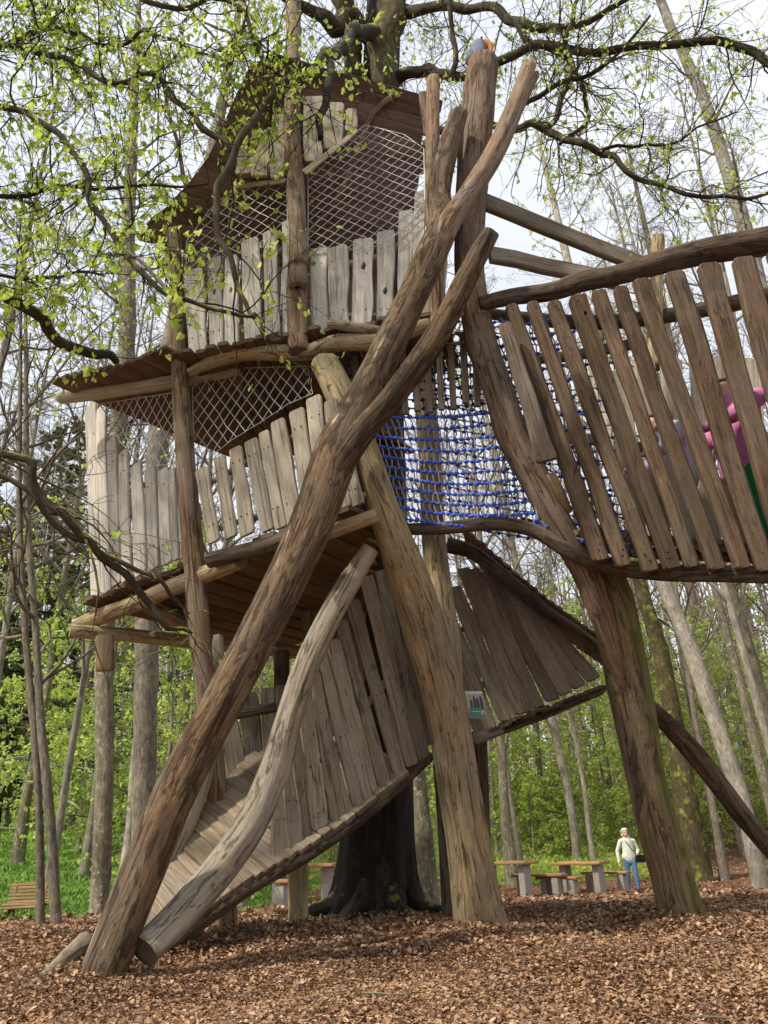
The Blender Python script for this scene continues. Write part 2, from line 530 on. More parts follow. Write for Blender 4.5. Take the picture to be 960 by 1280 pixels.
def wood(name, dark, mid, light, bare=None, bare_amt=.0, moss=0.0, mosscol='#5d6427', grey=None, crack=.55, bump=.9, moss_up=True, vary=.35, rag=0.0):
    """weathered wood: long grain along the grain attribute's Z"""
    s = NT(name)
    g = s.attr('grain').outputs['Vector']
    fine = s.noise(s.scaled(g, (1, 1, .05)), 150, 8, .7, .25)
    mids = s.noise(s.scaled(g, (1, 1, .10)), 32, 7, .65, .8)
    speck = s.noise(s.scaled(g, (1, 1, .5)), 90, 6, .75)
    big = s.noise(s.scaled(g, (1, 1, .5)), 2.3, 6, .65)
    f = s.math('ADD', s.math('ADD', s.math('MULTIPLY', fine, .36), s.math('MULTIPLY', mids, .40)), s.math('MULTIPLY', speck, .24))
    c = s.ramp(f, [(.36, lin(dark)), (.5, lin(mid)), (.63, lin(light))])
    c = s.mix(1.0, c, s.ramp(big, [(.3, .74), (.7, 1.18)]), 'MULTIPLY')
    if grey:
        gm = s.ramp(s.noise(s.scaled(g, (1, 1, .35)), 4.2, 6, .68, .7), [(.44, 0.0), (.60, 1.0)])
        c = s.mix(s.math('MULTIPLY', gm, .8), c, s.mix(1.0, lin(grey), s.ramp(f, [(.38, .62), (.62, 1.25)]), 'MULTIPLY'))
    if bare and bare_amt:
        bm = s.ramp(s.noise(s.scaled(g, (1, 1, .16)), 8.5, 7, .62, 1.0), [(.70 - bare_amt, 0.0), (.725 - bare_amt, 1.0)])
        c = s.mix(s.math('MULTIPLY', bm, .85), c, s.mix(1.0, lin(bare), s.ramp(f, [(.38, .7), (.6, 1.1)]), 'MULTIPLY'))
    rg = None
    if rag:        # ragged rests of dark bark and rot
        rg = s.ramp(s.noise(s.scaled(g, (1, 1, .22)), 13, 8, .72, 1.2), [(.60 - rag * .2, 1.0), (.66 - rag * .2, 0.0)])
        c = s.mix(s.math('MULTIPLY', s.math('SUBTRACT', 1.0, rg), .6), c, lin('#2c2119'))
    cr = s.ramp(s.noise(s.scaled(g, (1, 1, .022)), 58, 3, .55, .35), [(.345, 0.0), (.40, 1.0)])
    c = s.mix(s.math('MULTIPLY', s.math('SUBTRACT', 1.0, cr), crack), c, lin('#241a12'))
    oi = s.n('ShaderNodeObjectInfo').outputs['Random']
    c = s.mix(1.0, c, s.ramp(oi, [(0, (1 - vary * .8, 1 - vary * .85, 1 - vary * .9, 1)), (.5, (1, 1, 1, 1)), (1, (1 + vary * .45, 1 + vary * .4, 1 + vary * .33, 1))]), 'MULTIPLY')
    if moss:
        geo = s.n('ShaderNodeNewGeometry')
        sep = s.n('ShaderNodeSeparateXYZ'); s.l(geo.outputs['Normal'], sep.inputs[0])
        side = sep.outputs['Z'] if moss_up else sep.outputs['X']
        mm = s.math('ADD', s.noise(g, 6, 7, .75), s.math('MULTIPLY', side, .28))
        mk = s.ramp(mm, [(.62 - moss * .3, 0.0), (.90 - moss * .3, 1.0)])
        c = s.mix(s.math('MULTIPLY', mk, .8), c, s.mix(s.noise(g, 80, 4), lin(mosscol), lin('#83883a')))
    h = s.math('ADD', s.math('MULTIPLY', f, 1.0), s.math('MULTIPLY', cr, .45))
    if rg is not None:
        h = s.math('ADD', h, s.math('MULTIPLY', rg, -.35))
    s.principled(c, .88, s.bump(h, bump, .02), .2)
    return s.m
M = {}
M['log_brown'] = wood('log_brown', '#443425', '#6e5942', '#9a8363', bare='#bfa881', bare_amt=.045, grey='#6a5d4d', rag=.46, bump=1.0)
M['log_grey'] = wood('log_grey', '#7a6d5c', '#9f9079', '#bfb099', bare='#c9bba3', bare_amt=.05, grey='#a49a89', rag=.2)
M['log_tan'] = wood('log_tan', '#7f6a4b', '#ab946d', '#ccb68e', bare='#cdb891', bare_amt=.05, grey='#958a74', moss=.06, mosscol='#7c7642', rag=.15)
M['log_moss'] = wood('log_moss', '#5b4b36', '#887355', '#aa9472', bare='#d8cbb2', bare_amt=.02, moss=.45, mosscol='#4a4f22', moss_up=False, rag=.3, grey='#6e6351')
M['log_dark'] = wood('log_dark', '#3d3025', '#60503f', '#85715a', bare='#a08a6c', bare_amt=.03, grey='#6d6355', rag=.35)
M['log_reddish'] = wood('log_reddish', '#5a4635', '#876d55', '#aa9074', grey='#8c8070', rag=.25)
M['board_pale'] = wood('board_pale', '#a29a8c', '#c2bbad', '#d9d3c6', crack=.4, grey='#b7b1a6', bump=.6, vary=.3)
M['board_tan'] = wood('board_tan', '#8e806a', '#b1a48d', '#cbbfa9', crack=.45, grey='#aba493', bump=.6, vary=.3, moss=.05, mosscol='#8a8454')
M['board_grey'] = wood('board_grey', '#6f6351', '#92856f', '#b0a38c', crack=.5, grey='#8c8577', bump=.7, vary=.35, moss=.06, mosscol='#7d7a4c', rag=.1)
M['board_brown'] = wood('board_brown', '#5a4d3f', '#7c6c5a', '#9c8b77', crack=.45, grey='#877e71', bump=.6, vary=.3)
M['board_bridge_shade'] = wood('board_bridge_shade', '#3f3122', '#5e4b38', '#7d674f', crack=.5, grey='#655848', bump=.6, vary=.25, rag=.06)  # shade on the bridge slats is put into this darker base colour
M['roof_red'] = wood('roof_red', '#4c382f', '#6e5448', '#8c7163', crack=.45, grey='#745f54', bump=.6, vary=.3)
M['roof_mossy'] = wood('roof_mossy', '#54403a', '#755b4e', '#927668', crack=.4, bump=.6, vary=.3, moss=.30, mosscol='#5c6a24')
M['floor_shaded'] = wood('floor_shaded', '#4a3828', '#68523d', '#866e54', crack=.45, grey='#6a5e4f', bump=.6, vary=.35)  # darker copy of floor_board: shade under the floors put into the colour
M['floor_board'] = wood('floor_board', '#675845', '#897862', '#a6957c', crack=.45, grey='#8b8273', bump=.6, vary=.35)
def plain(name, c, rough=.7, nscale=40, amt=.25, spec=.3, metallic=0.0, bump=.2):
    s = NT(name)
    g = s.attr('grain').outputs['Vector']
    n = s.noise(g, nscale, 4, .6)
    cc = s.mix(1.0, lin(c), s.ramp(n, [(.25, 1 - amt), (.75, 1 + amt)]), 'MULTIPLY')
    s.principled(cc, rough, s.bump(n, bump, .004), spec, Metallic=metallic)
    return s.m
M['wire'] = plain('wire', '#b9b9b6', .45, 60, .15, .5, .6)
M['rope_grey'] = plain('rope_grey', '#9a8d7a', .9, 150, .3)
M['rope_blue'] = plain('rope_blue', '#2a5cd0', .55, 120, .25, .4)
M['knot_dark'] = plain('knot_dark', '#2f3142', .6, 120, .25, .4)
M['nail'] = plain('nail', '#3a2f28', .6, 60, .2, .4, .3)
M['concrete'] = plain('concrete', '#9c958a', .9, 18, .2)
M['table_wood'] = wood('table_wood', '#835f41', '#a67e5a', '#c09a74', crack=.25, bump=.4, vary=.2)
M['bench_wood'] = wood('bench_wood', '#6f5a3e', '#917854', '#b09872', crack=.25, bump=.4, vary=.2)
def bark(name, dark, mid, light, moss=.1, lichen=.0, mosscol='#6d7428', scale=1.0, vary=.3):
    s = NT(name)
    g = s.attr('grain').outputs['Vector']
    f = s.noise(s.scaled(g, (1, 1, .3)), 22 * scale, 7, .65, .5)
    b = s.noise(g, 2.2, 4, .6)
    c = s.ramp(f, [(.32, lin(dark)), (.52, lin(mid)), (.72, lin(light))])
    c = s.mix(1.0, c, s.ramp(b, [(.3, .7), (.7, 1.2)]), 'MULTIPLY')
    if lichen:
        lm = s.math('MULTIPLY', s.ramp(s.noise(g, 17, 8, .72, .4), [(.64 - lichen * .2, 0.0), (.70 - lichen * .2, 1.0)]), s.ramp(s.noise(g, 1.6, 3, .6), [(.4, .25), (.62, 1.0)]))
        c = s.mix(lm, c, lin('#bdb9a8'))
    if moss:
        geo = s.n('ShaderNodeNewGeometry')
        sep = s.n('ShaderNodeSeparateXYZ'); s.l(geo.outputs['Normal'], sep.inputs[0])
        mm = s.math('ADD', s.noise(g, 3.5, 6, .7), s.math('MULTIPLY', sep.outputs['Z'], .16))
        c = s.mix(s.ramp(mm, [(.68 - moss * .3, 0.0), (.8 - moss * .3, 1.0)]), c, s.mix(s.noise(g, 50, 3), lin(mosscol), lin('#97993c')))
    oi = s.n('ShaderNodeObjectInfo').outputs['Random']
    c = s.mix(1.0, c, s.ramp(oi, [(0, 1 - vary), (1, 1 + vary)]), 'MULTIPLY')
    s.principled(c, .9, s.bump(f, 1.0, .02), .2)
    return s.m
M['bark_beech'] = bark('bark_beech', '#6f695e', '#938b7c', '#b4ac9b', moss=.10, lichen=.12)
M['bark_grey'] = bark('bark_grey', '#5d564a', '#837a6a', '#a59c8a', moss=.14, scale=1.6)
M['bark_lichen'] = bark('bark_lichen', '#57503f', '#77705c', '#9a927c', moss=.26, lichen=.42)
M['bark_dark_shade'] = bark('bark_dark_shade', '#1d1915', '#2d2720', '#443b31', moss=.06, scale=.8, mosscol='#5f6a26')  # darkened for the old trunk's shade under the house; conifers share it
M['bark_moss'] = bark('bark_moss', '#35301f', '#4d452e', '#6a6144', moss=.45, mosscol='#6f7a22')
M['branch_moss'] = bark('branch_moss', '#2a261c', '#423a2b', '#5b5240', moss=.34, mosscol='#5d6a24')
M['twig'] = bark('twig', '#3a342a', '#544b3e', '#6e6555', moss=.05)
M['twig_far'] = bark('twig_far', '#5a5145', '#766b5c', '#8f8473', moss=.05)
def leafmat(name, stops, trans=.45, rough=.6, patch=None):
    s = NT(name)
    t = s.attr('tint').outputs['Fac']
    oi = s.n('ShaderNodeObjectInfo').outputs['Random']
    c = s.ramp(t, [(p, lin(h)) for p, h in stops])
    c = s.mix(1.0, c, s.ramp(oi, [(0, (.85, .85, .85, 1)), (1, (1.12, 1.1, 1.0, 1))]), 'MULTIPLY')
    if patch:
        pn = s.noise(s.n('ShaderNodeNewGeometry').outputs['Position'], patch, 6, .65, .6)
        c = s.mix(1.0, c, s.ramp(pn, [(.28, (.62, .59, .57, 1)), (.46, (.95, .95, .95, 1)), (.66, (1.14, 1.14, 1.16, 1))]), 'MULTIPLY')
    p = s.principled(c, rough, None, .25)
    tr = s.n('ShaderNodeBsdfTranslucent'); s.l(c, tr.inputs['Color'])
    m = s.n('ShaderNodeMixShader'); m.inputs[0].default_value = trans
    s.l(p.outputs[0], m.inputs[1]); s.l(tr.outputs[0], m.inputs[2]); s.l(m.outputs[0], s.out.inputs['Surface'])
    return s.m
M['leaf_lime'] = leafmat('leaf_lime', [(0, '#a3bf45'), (.5, '#bdd05a'), (1, '#d6de7c')], .55)
M['leaf_beech'] = leafmat('leaf_beech', [(0, '#9cb84e'), (.5, '#bfd06c'), (1, '#dbe294')], .66)
M['leaf_dark'] = leafmat('leaf_dark', [(0, '#2f3f1f'), (.5, '#43552a'), (1, '#5c6d38')], .2)
M['leaf_dry'] = leafmat('leaf_dry', [(0, '#5a412e'), (.22, '#82624a'), (.6, '#9f7d60'), (.88, '#b39274'), (1, '#c9ab8d')], .12, .8, 1.1)
M['leaf_grass'] = leafmat('leaf_grass', [(0, '#52752f'), (.5, '#739643'), (1, '#9ab460')], .35)
# ------------------------------------------------------------------ ground
def make_ground():
    s = NT('forest_floor')
    pos = s.n('ShaderNodeNewGeometry').outputs['Position']
    a = s.noise(pos, 26, 8, .7, .4); b = s.noise(pos, 1.3, 5, .6); v = s.n('ShaderNodeTexVoronoi')
    v.inputs['Scale'].default_value = 30; s.l(pos, v.inputs['Vector'])
    c = s.ramp(a, [(.30, lin('#4a3324')), (.45, lin('#765540')), (.58, lin('#99745a')), (.74, lin('#bb9a7d'))])
    c = s.mix(.35, c, s.mix(1.0, c, v.outputs['Color'], 'MULTIPLY'))
    c = s.mix(1.0, c, s.ramp(b, [(.3, .85), (.7, 1.12)]), 'MULTIPLY')
    # grass where the attribute says so
    gm = s.attr('tint').outputs['Fac']
    gr = s.ramp(s.noise(pos, 14, 6, .7), [(.3, lin('#4a6a26')), (.5, lin('#6a8a38')), (.7, lin('#8ba24e'))])
    gk = s.ramp(s.math('ADD', gm, s.math('MULTIPLY', s.math('SUBTRACT', s.noise(pos, .9, 6, .65), .5), .9)), [(.42, 0.0), (.56, 1.0)])
    c = s.mix(gk, c, gr)
    h = s.math('ADD', a, s.math('MULTIPLY', v.outputs['Distance'], .6))
    s.principled(c, .95, s.bump(h, .9, .03), .15)
    xs = np.concatenate([-np.geomspace(140, 6.2, 34), np.linspace(-6, 6, 110), np.geomspace(6.2, 140, 34)])
    ys = np.concatenate([np.linspace(-14, 1.8, 18), np.linspace(2, 9, 90), np.geomspace(9.15, 170, 70)])
    X, Y = np.meshgrid(xs, ys)
    Z = ground_z(X, Y)
    n = len(xs)
    i = np.arange(len(ys) - 1)[:, None] * n; j = np.arange(n - 1)[None]
    q = np.stack([i + j, i + j + 1, i + n + j + 1, i + n + j], -1).reshape(-1, 4)
    Yk = Y / K
    grass = sstep(12.5, 14.5, Yk) * (1 - sstep(-4.0, -2.2, X)) + sstep(25.5, 28.5, Yk) * .8 * (1 - sstep(.22, .30, X / np.maximum(Y, 1)))
    grass = grass * (1 - .5 * sstep(36, 48, Yk))
    mb = MB().add(np.stack([X, Y, Z], -1), q, None, None, np.clip(grass, 0, 1).ravel())
    mb.build('ground', s.m, smooth=True, origin=(0, 0, 0), label='woodland floor covered in brown dead leaves', kind='structure')
make_ground()

# ------------------------------------------------------------------ tree house
def pxlog(pts, step=.06):
    """(px, py, Y, width px) -> path, radii"""
    rows = []
    for k, (px, py, Y, w) in enumerate(pts):
        a_, b_ = pts[max(0, k - 1)], pts[min(len(pts) - 1, k + 1)]
        dx, dy = abs(b_[0] - a_[0]), abs(b_[1] - a_[1])
        w = w * max(dx, dy) / math.hypot(dx, dy) * .97     # widths were read along the rows or columns of the photo
        p = P(px, py, Y)
        rows.append([*p, wpx(w, p) / 2])
    r = smoothpath(rows, step)
    return r[:, :3], r[:, 3]
def sink(pts, extra=.12):
    """push the first point of a path a little into the ground"""
    return pts
def timber(name, mat, parent, pts, rough=.05, sides=20, label=None, ground=False, seed=None, hollow=0):
    mb = MB()
    p, r = pxlog(pts)
    if ground:     # carry the foot on into the soil, along the log
        d = nrm(p[0] - p[4]); z = float(ground_z(p[0][0], p[0][1]))
        ext = max(.08, (p[0][2] - z + .06) / max(.25, -d[2]))
        k = np.linspace(ext, .06, max(2, int(ext / .07)))
        p = np.vstack([p[0] + d * k[:, None], p]); r = np.concatenate([np.full(len(k), r[0]), r])
    log(mb, p, r, sides=sides, rough=rough, seed=seed, hollow=hollow)
    return mb.build(name, M[mat], parent, smooth=True, label=label)
HC = G(470, 1150)
house = empty('tree_house', HC, 'weathered wooden tree house of crooked logs and slats, two roofed cabins above a ramp', 'tree house')

# -- supporting logs
timber('support_log', 'log_brown', house, [(128, 1216, 5.35, 66), (158, 1140, 5.35, 62), (187, 1070, 5.35, 62), (222, 985, 5.32, 62), (266, 900, 5.3, 60), (320, 800, 5.28, 60), (366, 710, 5.25, 60), (400, 630, 5.25, 62), (425, 560, 5.25, 62), (455, 495, 5.3, 50), (487, 430, 5.35, 46), (518, 365, 5.4, 42), (540, 315, 5.42, 42), (553, 280, 5.45, 36), (548, 240, 5.55, 30), (560, 185, 5.6, 28), (573, 143, 5.62, 24)],
       rough=.045, label='thick leaning brown log that forks at its top', ground=True, seed=3)
timber('log_fork', 'log_brown', house, [(416, 594, 5.2, 44), (455, 538, 5.12, 42), (492, 497, 5.08, 40), (528, 447, 5.05, 37), (558, 398, 5.02, 34), (583, 350, 5.0, 31), (612, 292, 4.98, 26)], rough=.05, seed=4, label='lower prong of the leaning log')
timber('log_fork', 'log_reddish', house, [(545, 310, 5.4, 38), (565, 272, 5.38, 34), (592, 235, 5.38, 32), (620, 188, 5.38, 30), (642, 138, 5.38, 26), (661, 82, 5.38, 20)], rough=.05, seed=5, label='upper prong of the leaning log')
timber('log_fork', 'log_reddish', house, [(634, 165, 5.4, 18), (655, 122, 5.42, 15), (671, 92, 5.44, 9)], rough=.05, seed=55)
timber('handrail_log', 'log_grey', house, [(181, 1190, 5.36, 60), (222, 1148, 5.55, 58), (272, 1090, 5.8, 54), (314, 1028, 5.9, 48), (342, 962, 6.0, 40), (358, 905, 6.05, 36), (379, 842, 6.0, 35), (408, 780, 5.95, 34), (438, 725, 5.9, 32), (463, 685, 5.85, 26)], rough=.05, seed=6, label='pale curved log along the ramp with a dark hollow end', hollow=2.5)
timber('support_log', 'log_tan', house, [(601, 1160, 7.25, 70), (588, 1080, 7.1, 58), (575, 1000, 6.95, 54), (563, 920, 6.8, 53), (548, 845, 6.6, 54), (527, 770, 6.3, 58), (504, 705, 6.0, 54), (484, 650, 5.75, 44), (462, 590, 5.68, 42), (436, 520, 5.75, 42), (405, 455, 5.95, 40)], rough=.05, label='tan peeled trunk standing in front of the dark tree', ground=True, seed=8)
timber('log_fork', 'log_tan', house, [(560, 860, 6.75, 40), (556, 800, 6.65, 38), (549, 740, 6.7, 33), (541, 670, 6.9, 30), (538, 590, 7.4, 30), (532, 500, 7.5, 28), (528, 430, 7.6, 26)], rough=.05, seed=9)
timber('support_log', 'log_moss', house, [(857, 1166, 7.3, 66), (845, 1115, 7.2, 58), (830, 1060, 7.1, 55), (809, 975, 6.9, 52), (792, 880, 6.7, 57), (777, 805, 6.5, 58), (764, 752, 6.35, 60), (752, 712, 6.25, 52)], rough=.035, label='stout leg with a mossy green side under the bridge', ground=True, seed=10)
timber('support_log', 'log_reddish', house, [(782, 860, 6.55, 20), (752, 765, 6.22, 34), (728, 705, 6.08, 40), (697, 652, 5.98, 42), (668, 597, 5.95, 44), (642, 545, 5.92, 44), (616, 465, 5.9, 42), (597, 400, 5.9, 40), (587, 330, 5.9, 38), (588, 250, 5.9, 40), (594, 170, 5.92, 42), (602, 82, 5.95, 42)], rough=.05, label='tall bent post crowned by the carved bird', seed=11)
timber('log_stub', 'log_tan', house, [(712, 640, 5.9, 10), (700, 618, 5.82, 16), (688, 592, 5.75, 14)], rough=.04, seed=12, sides=12)
timber('corner_post', 'log_reddish', house, [(285, 1156, 7.1, 30), (277, 1060, 7.0, 30), (267, 950, 6.85, 28), (258, 860, 6.72, 26), (249, 780, 6.62, 26), (241, 690, 6.55, 26), (233, 600, 6.5, 25), (228, 520, 6.46, 24), (223, 440, 6.44, 20), (221, 385, 6.43, 19)], rough=.05, ground=True, seed=13)
timber('corner_post', 'log_tan', house, [(222, 400, 6.42, 18), (219, 340, 6.42, 18), (217, 289, 6.42, 18)], rough=.03, seed=14)
timber('handrail_log', 'log_grey', house, [(188, 1113, 6.6, 34), (214, 1068, 6.65, 34), (240, 1005, 6.7, 30), (259, 940, 6.75, 28), (268, 870, 6.85, 26), (273, 795, 6.9, 14)], rough=.05, seed=15)
timber('cabin_post', 'log_reddish', house, [(374, 440, 5.95, 27), (372, 380, 5.95, 28), (373, 310, 5.95, 25), (369, 230, 5.95, 23), (365, 150, 5.97, 22), (366, 70, 6.0, 20), (367, -8, 6.0, 20)], rough=.05, seed=16)
timber('cabin_post', 'log_reddish', house, [(548, 420, 5.72, 24), (543, 300, 5.68, 21), (541, 200, 5.68, 20), (542, 100, 5.7, 18)], rough=.05, seed=17)
timber('ramp_post', 'log_dark', house, [(562, 1146, 7.9, 20), (558, 1050, 7.85, 20), (552, 955, 7.8, 22)], rough=.04, ground=True, sides=14, seed=18)
timber('ramp_post', 'log_tan', house, [(373, 1150, 7.5, 27), (372, 1090, 7.5, 27), (371, 1045, 7.5, 27)], rough=.04, ground=True, sides=14, seed=19)
timber('ramp_post', 'log_dark', house, [(604, 1120, 8.3, 22), (602, 1020, 8.2, 22), (598, 915, 8.1, 22)], rough=.04, ground=True, sides=14, seed=20)
timber('brace_log', 'log_dark', house, [(808, 880, 6.95, 26), (838, 908, 7.2, 32), (872, 945, 7.4, 33), (908, 993, 7.6, 32), (945, 1040, 7.8, 32), (1000, 1100, 8.0, 32), (1035, 1135, 8.1, 32)], rough=.06, seed=21, label='dark bark-streaked log slanting to the ground behind the mossy leg', ground=False)

# -- panels of slats
def facing(a, b):
    d = np.asarray(b) - np.asarray(a)
    n = nrm([d[1], -d[0], 0])
    return n if n[1] < 0 else -n
def slat_panel(name, parent, mat, specs, z=None, Y=None, th=.03, rails=(.18, .8), railmat=None, wob=.06, dY=0, back=.035, holes={}, plabel=None, seg=8, rail_r=.022, rnd=.3):
    """specs: (top px, top py, bottom px, bottom py, top w, bottom w)"""
    A, B, W = [], [], []
    for k, (tx, ty, bx, by, wt, wb) in enumerate(specs):
        if z is not None:
            b = PZ(bx, by, z); yb = b[1] / K
        else:
            yb = Y if np.isscalar(Y) else np.interp(bx, [p_[0] for p_ in Y], [p_[1] for p_ in Y])
            b = P(bx, by, yb)
        a = P(tx, ty, yb + (dY if np.isscalar(dY) else dY[k]))
        A.append(a); B.append(b); W.append((wpx(wt, a), wpx(wb, b)))
    n = facing(B[0], B[-1])
    for k in range(len(A)):          # boards seen at a slant are wider than they look
        x_ = nrm(np.cross(B[k] - A[k], n)); v_ = nrm((A[k] + B[k]) / 2 - CAM)
        fs = max(.5, math.sqrt(max(0, 1 - float(x_ @ v_) ** 2)))
        W[k] = (W[k][0] / fs, W[k][1] / fs)
    mid = [(a + b) / 2 for a, b in zip(A, B)]
    mb = MB()
    for t in rails:
        pts = np.array([a * (1 - t) + b * t - n * (back + rail_r) for a, b in zip(A, B)])
        e0 = pts[0] - nrm(pts[1] - pts[0]) * .06; e1 = pts[-1] + nrm(pts[-1] - pts[-2]) * .06
        pts = smoothpath(np.vstack([e0, pts, e1]), .1)
        log(mb, pts, rail_r, sides=8, rough=.08)
    root = mb.build(name, M[railmat or mat], parent, smooth=True, label=plabel)
    for k in range(len(A)):
        s = MB()
        nn = n + rng.normal(0, .035, 3)
        hole = None
        if k in holes:
            hole = (holes[k][0], holes[k][1] * W[k][0], W[k][0] * .13, W[k][0] * .24)
        slat(s, A[k], B[k], W[k][0], W[k][1], th, nn, wob=wob, hole=hole, seg=seg, round_ends=rnd)
        s.build('slat', M[mat], root)
    nh = MB()
    for k in range(len(A)):
        for t in rails:
            for u_ in (-.22, .22):
                x_ = nrm(np.cross(B[k] - A[k], n))
                q_ = A[k] * (1 - t) + B[k] * t + n * (th / 2 + .001) + x_ * u_ * W[k][0]
                ellipsoid(nh, q_ + rng.normal(0, .004, 3), (.006, .006, .006), n=6, m=4)
    nh.build('nail_heads', M['nail'], root, smooth=True, kind='stuff')
    return root, np.array(A), np.array(B), n

# upper cabin ------------------------------------------------
zu = P(372, 425, 6.05)[2]
def z1(x, y): return (150 + x / 2.2326, 30 + y / 2.2326)
up = []
for (x0, x1, yt, yb, lean) in [(185, 240, 690, 925, 8), (248, 288, 655, 915, 4), (293, 331, 650, 898, 2), (342, 392, 602, 882, 4), (401, 443, 578, 866, 4), (452, 492, 552, 862, 0)]:
    t = z1((x0 + x1) / 2 - lean, yt); b = z1((x0 + x1) / 2 + lean, yb)
    up.append((*t, *b, (x1 - x0) / 2.2326, (x1 - x0) / 2.2326 * .95))
slat_panel('cabin_railing', house, 'board_pale', up, z=zu, holes={1: (.38, .05), 2: (.4, 0)}, plabel='short pale slat railing of the upper cabin beside the corner post')
up = []
for (x0, x1, yt, yb, lean) in [(530, 582, 628, 872, 3), (580, 640, 622, 852, 4), (648, 704, 602, 853, -2), (716, 765, 580, 858, -2), (776, 818, 525, 838, -2), (818, 852, 470, 830, -4), (852, 884, 520, 822, -6), (884, 912, 545, 812, -6)]:
    t = z1((x0 + x1) / 2 - lean, yt); b = z1((x0 + x1) / 2 + lean, yb)
    up.append((*t, *b, (x1 - x0) / 2.2326, (x1 - x0) / 2.2326 * .95))
slat_panel('cabin_railing', house, 'board_pale', up, z=zu, holes={2: (.32, -.05), 3: (.62, 0)}, plabel='pale slat railing of the upper cabin rising to the bent post')
uL, uR = PZ(232, 446, zu), PZ(560, 392, zu)
uDir = nrm(uR - uL); uBack = -facing(uL, uR)
mb = MB()
p, r = pxlog([(236, 466, 6.3, 12), (268, 452, 6.25, 18), (305, 442, 6.18, 22), (345, 441, 6.1, 22), (385, 440, 6.0, 22), (425, 428, 5.9, 24), (470, 427, 5.8, 22), (520, 412, 5.75, 20), (575, 388, 5.75, 18)])
log(mb, p, r, rough=.06, seed=30)
ufl = mb.build('floor_beam', M['log_tan'], house, smooth=True, label='wavy log carrying the upper floor')
nP = 20
for k in range(nP):
    a = uL + (uR - uL) * ((k + .5) / nP) - uBack * (.10 + rng.uniform(-.03, .05)) - np.array([0, 0, .03])
    s = MB(); w = np.linalg.norm(uR - uL) / nP * .93
    slat(s, a, a + uBack * (1.5 - .75 * k / nP), w, w, .035, (0, 0, 1), seg=4, wob=.04)
    s.build('floor_plank', M['floor_shaded'], ufl)
timber('loose_log', 'log_grey', house, [(411, 404, 5.78, 13), (440, 409, 5.76, 15), (474, 414, 5.74, 13)], rough=.05, sides=12, seed=31)
# round wooden cap on the cabin post
mb = MB()
cpt = P(373, 330, 5.84)
rw = wpx(14, cpt)
prof = [(.15, .62), (.62, .6), (.86, .35), (.95, 0), (1.0, -.22), (.9, -.34), (.8, -.36), (.82, -.9), (.86, -1.9), (.8, -2.6), (.3, -2.7)]
pts = np.array([[0, 0, b_ * rw] for a_, b_ in prof])
th = np.linspace(0, 2 * np.pi, 18, endpoint=False)
v = np.array([[cpt[0] + a_ * rw * math.cos(t_), cpt[1] + a_ * rw * math.sin(t_), cpt[2] + b_ * rw] for a_, b_ in prof for t_ in th])
i = np.arange(len(prof) - 1)[:, None] * 18; j = np.arange(18)[None]; j2 = (j + 1) % 18
mb.add(v, np.stack([i + j, i + 18 + j, i + 18 + j2, i + j2], -1).reshape(-1, 4), None, (v - cpt))
mb.build('post_cap', M['log_reddish'], house, smooth=True, label='round wooden bell-shaped cap on the cabin post')

# upper roof: planks all along one direction, falling to the back
OUT = [(336, 67), (308, 92), (293, 124), (279, 156), (261, 196), (235, 231), (209, 257), (188, 275), (173, 299)]
Dr = nrm(np.array([.94, .32, 0]))
oY = np.linspace(5.75, 6.45, len(OUT))
OP = [P(x, y, yy) for (x, y), yy in zip(OUT, oY)]
mb = MB()
for f in (1.25,):     # rafter below the planks
    pts = smoothpath(np.array([o + Dr * f - np.array([0, 0, .09]) for o in OP]), .15)
    log(mb, pts, .03, sides=8, rough=.06)
uroof = mb.build('cabin_roof', M['log_reddish'], house, smooth=True, label='upper lean-to roof of overlapping reddish planks')
for k in range(len(OP) - 1):
    for h in range(2):
        a0 = OP[k] + (OP[k + 1] - OP[k]) * (h / 2); a1 = OP[k] + (OP[k + 1] - OP[k]) * ((h + 1) / 2)
        if k > 5 and h == 1: continue
        if k > 5: a1 = OP[k + 1]
        c = (a0 + a1) / 2 + Dr * rng.uniform(-.025, .025)
        sd = a1 - a0; sd = sd - np.dot(sd, Dr) * Dr
        w = np.linalg.norm(sd); nn = np.cross(Dr, nrm(sd)); nn = nn if nn[2] > 0 else -nn
        nn = nrm(nn + nrm(sd) * -.10)
        x_ = np.cross(Dr, nrm(nn - np.dot(nn, Dr) * Dr))
        o0, o1 = (a0 - c) @ Dr, (a1 - c) @ Dr
        if (a0 - c) @ x_ > 0: o0, o1 = o1, o0
        s = MB()
        slat(s, c, c + Dr * (1.86 + .05 * k + rng.uniform(-.06, .06)), w * 1.15, w * 1.15, .032, nn, seg=6, wob=.03, round_ends=.2, skew=(o0, o1))
        s.build('roof_plank', M['roof_red'], uroof)
# batten at the right end of the roof
s = MB(); a = P(529, 116, 5.78); b = P(535, 168, 5.8)
slat(s, a, b, .08, .07, .03, (0, -1, 0), seg=4); s.build('roof_batten', M['log_reddish'], uroof)
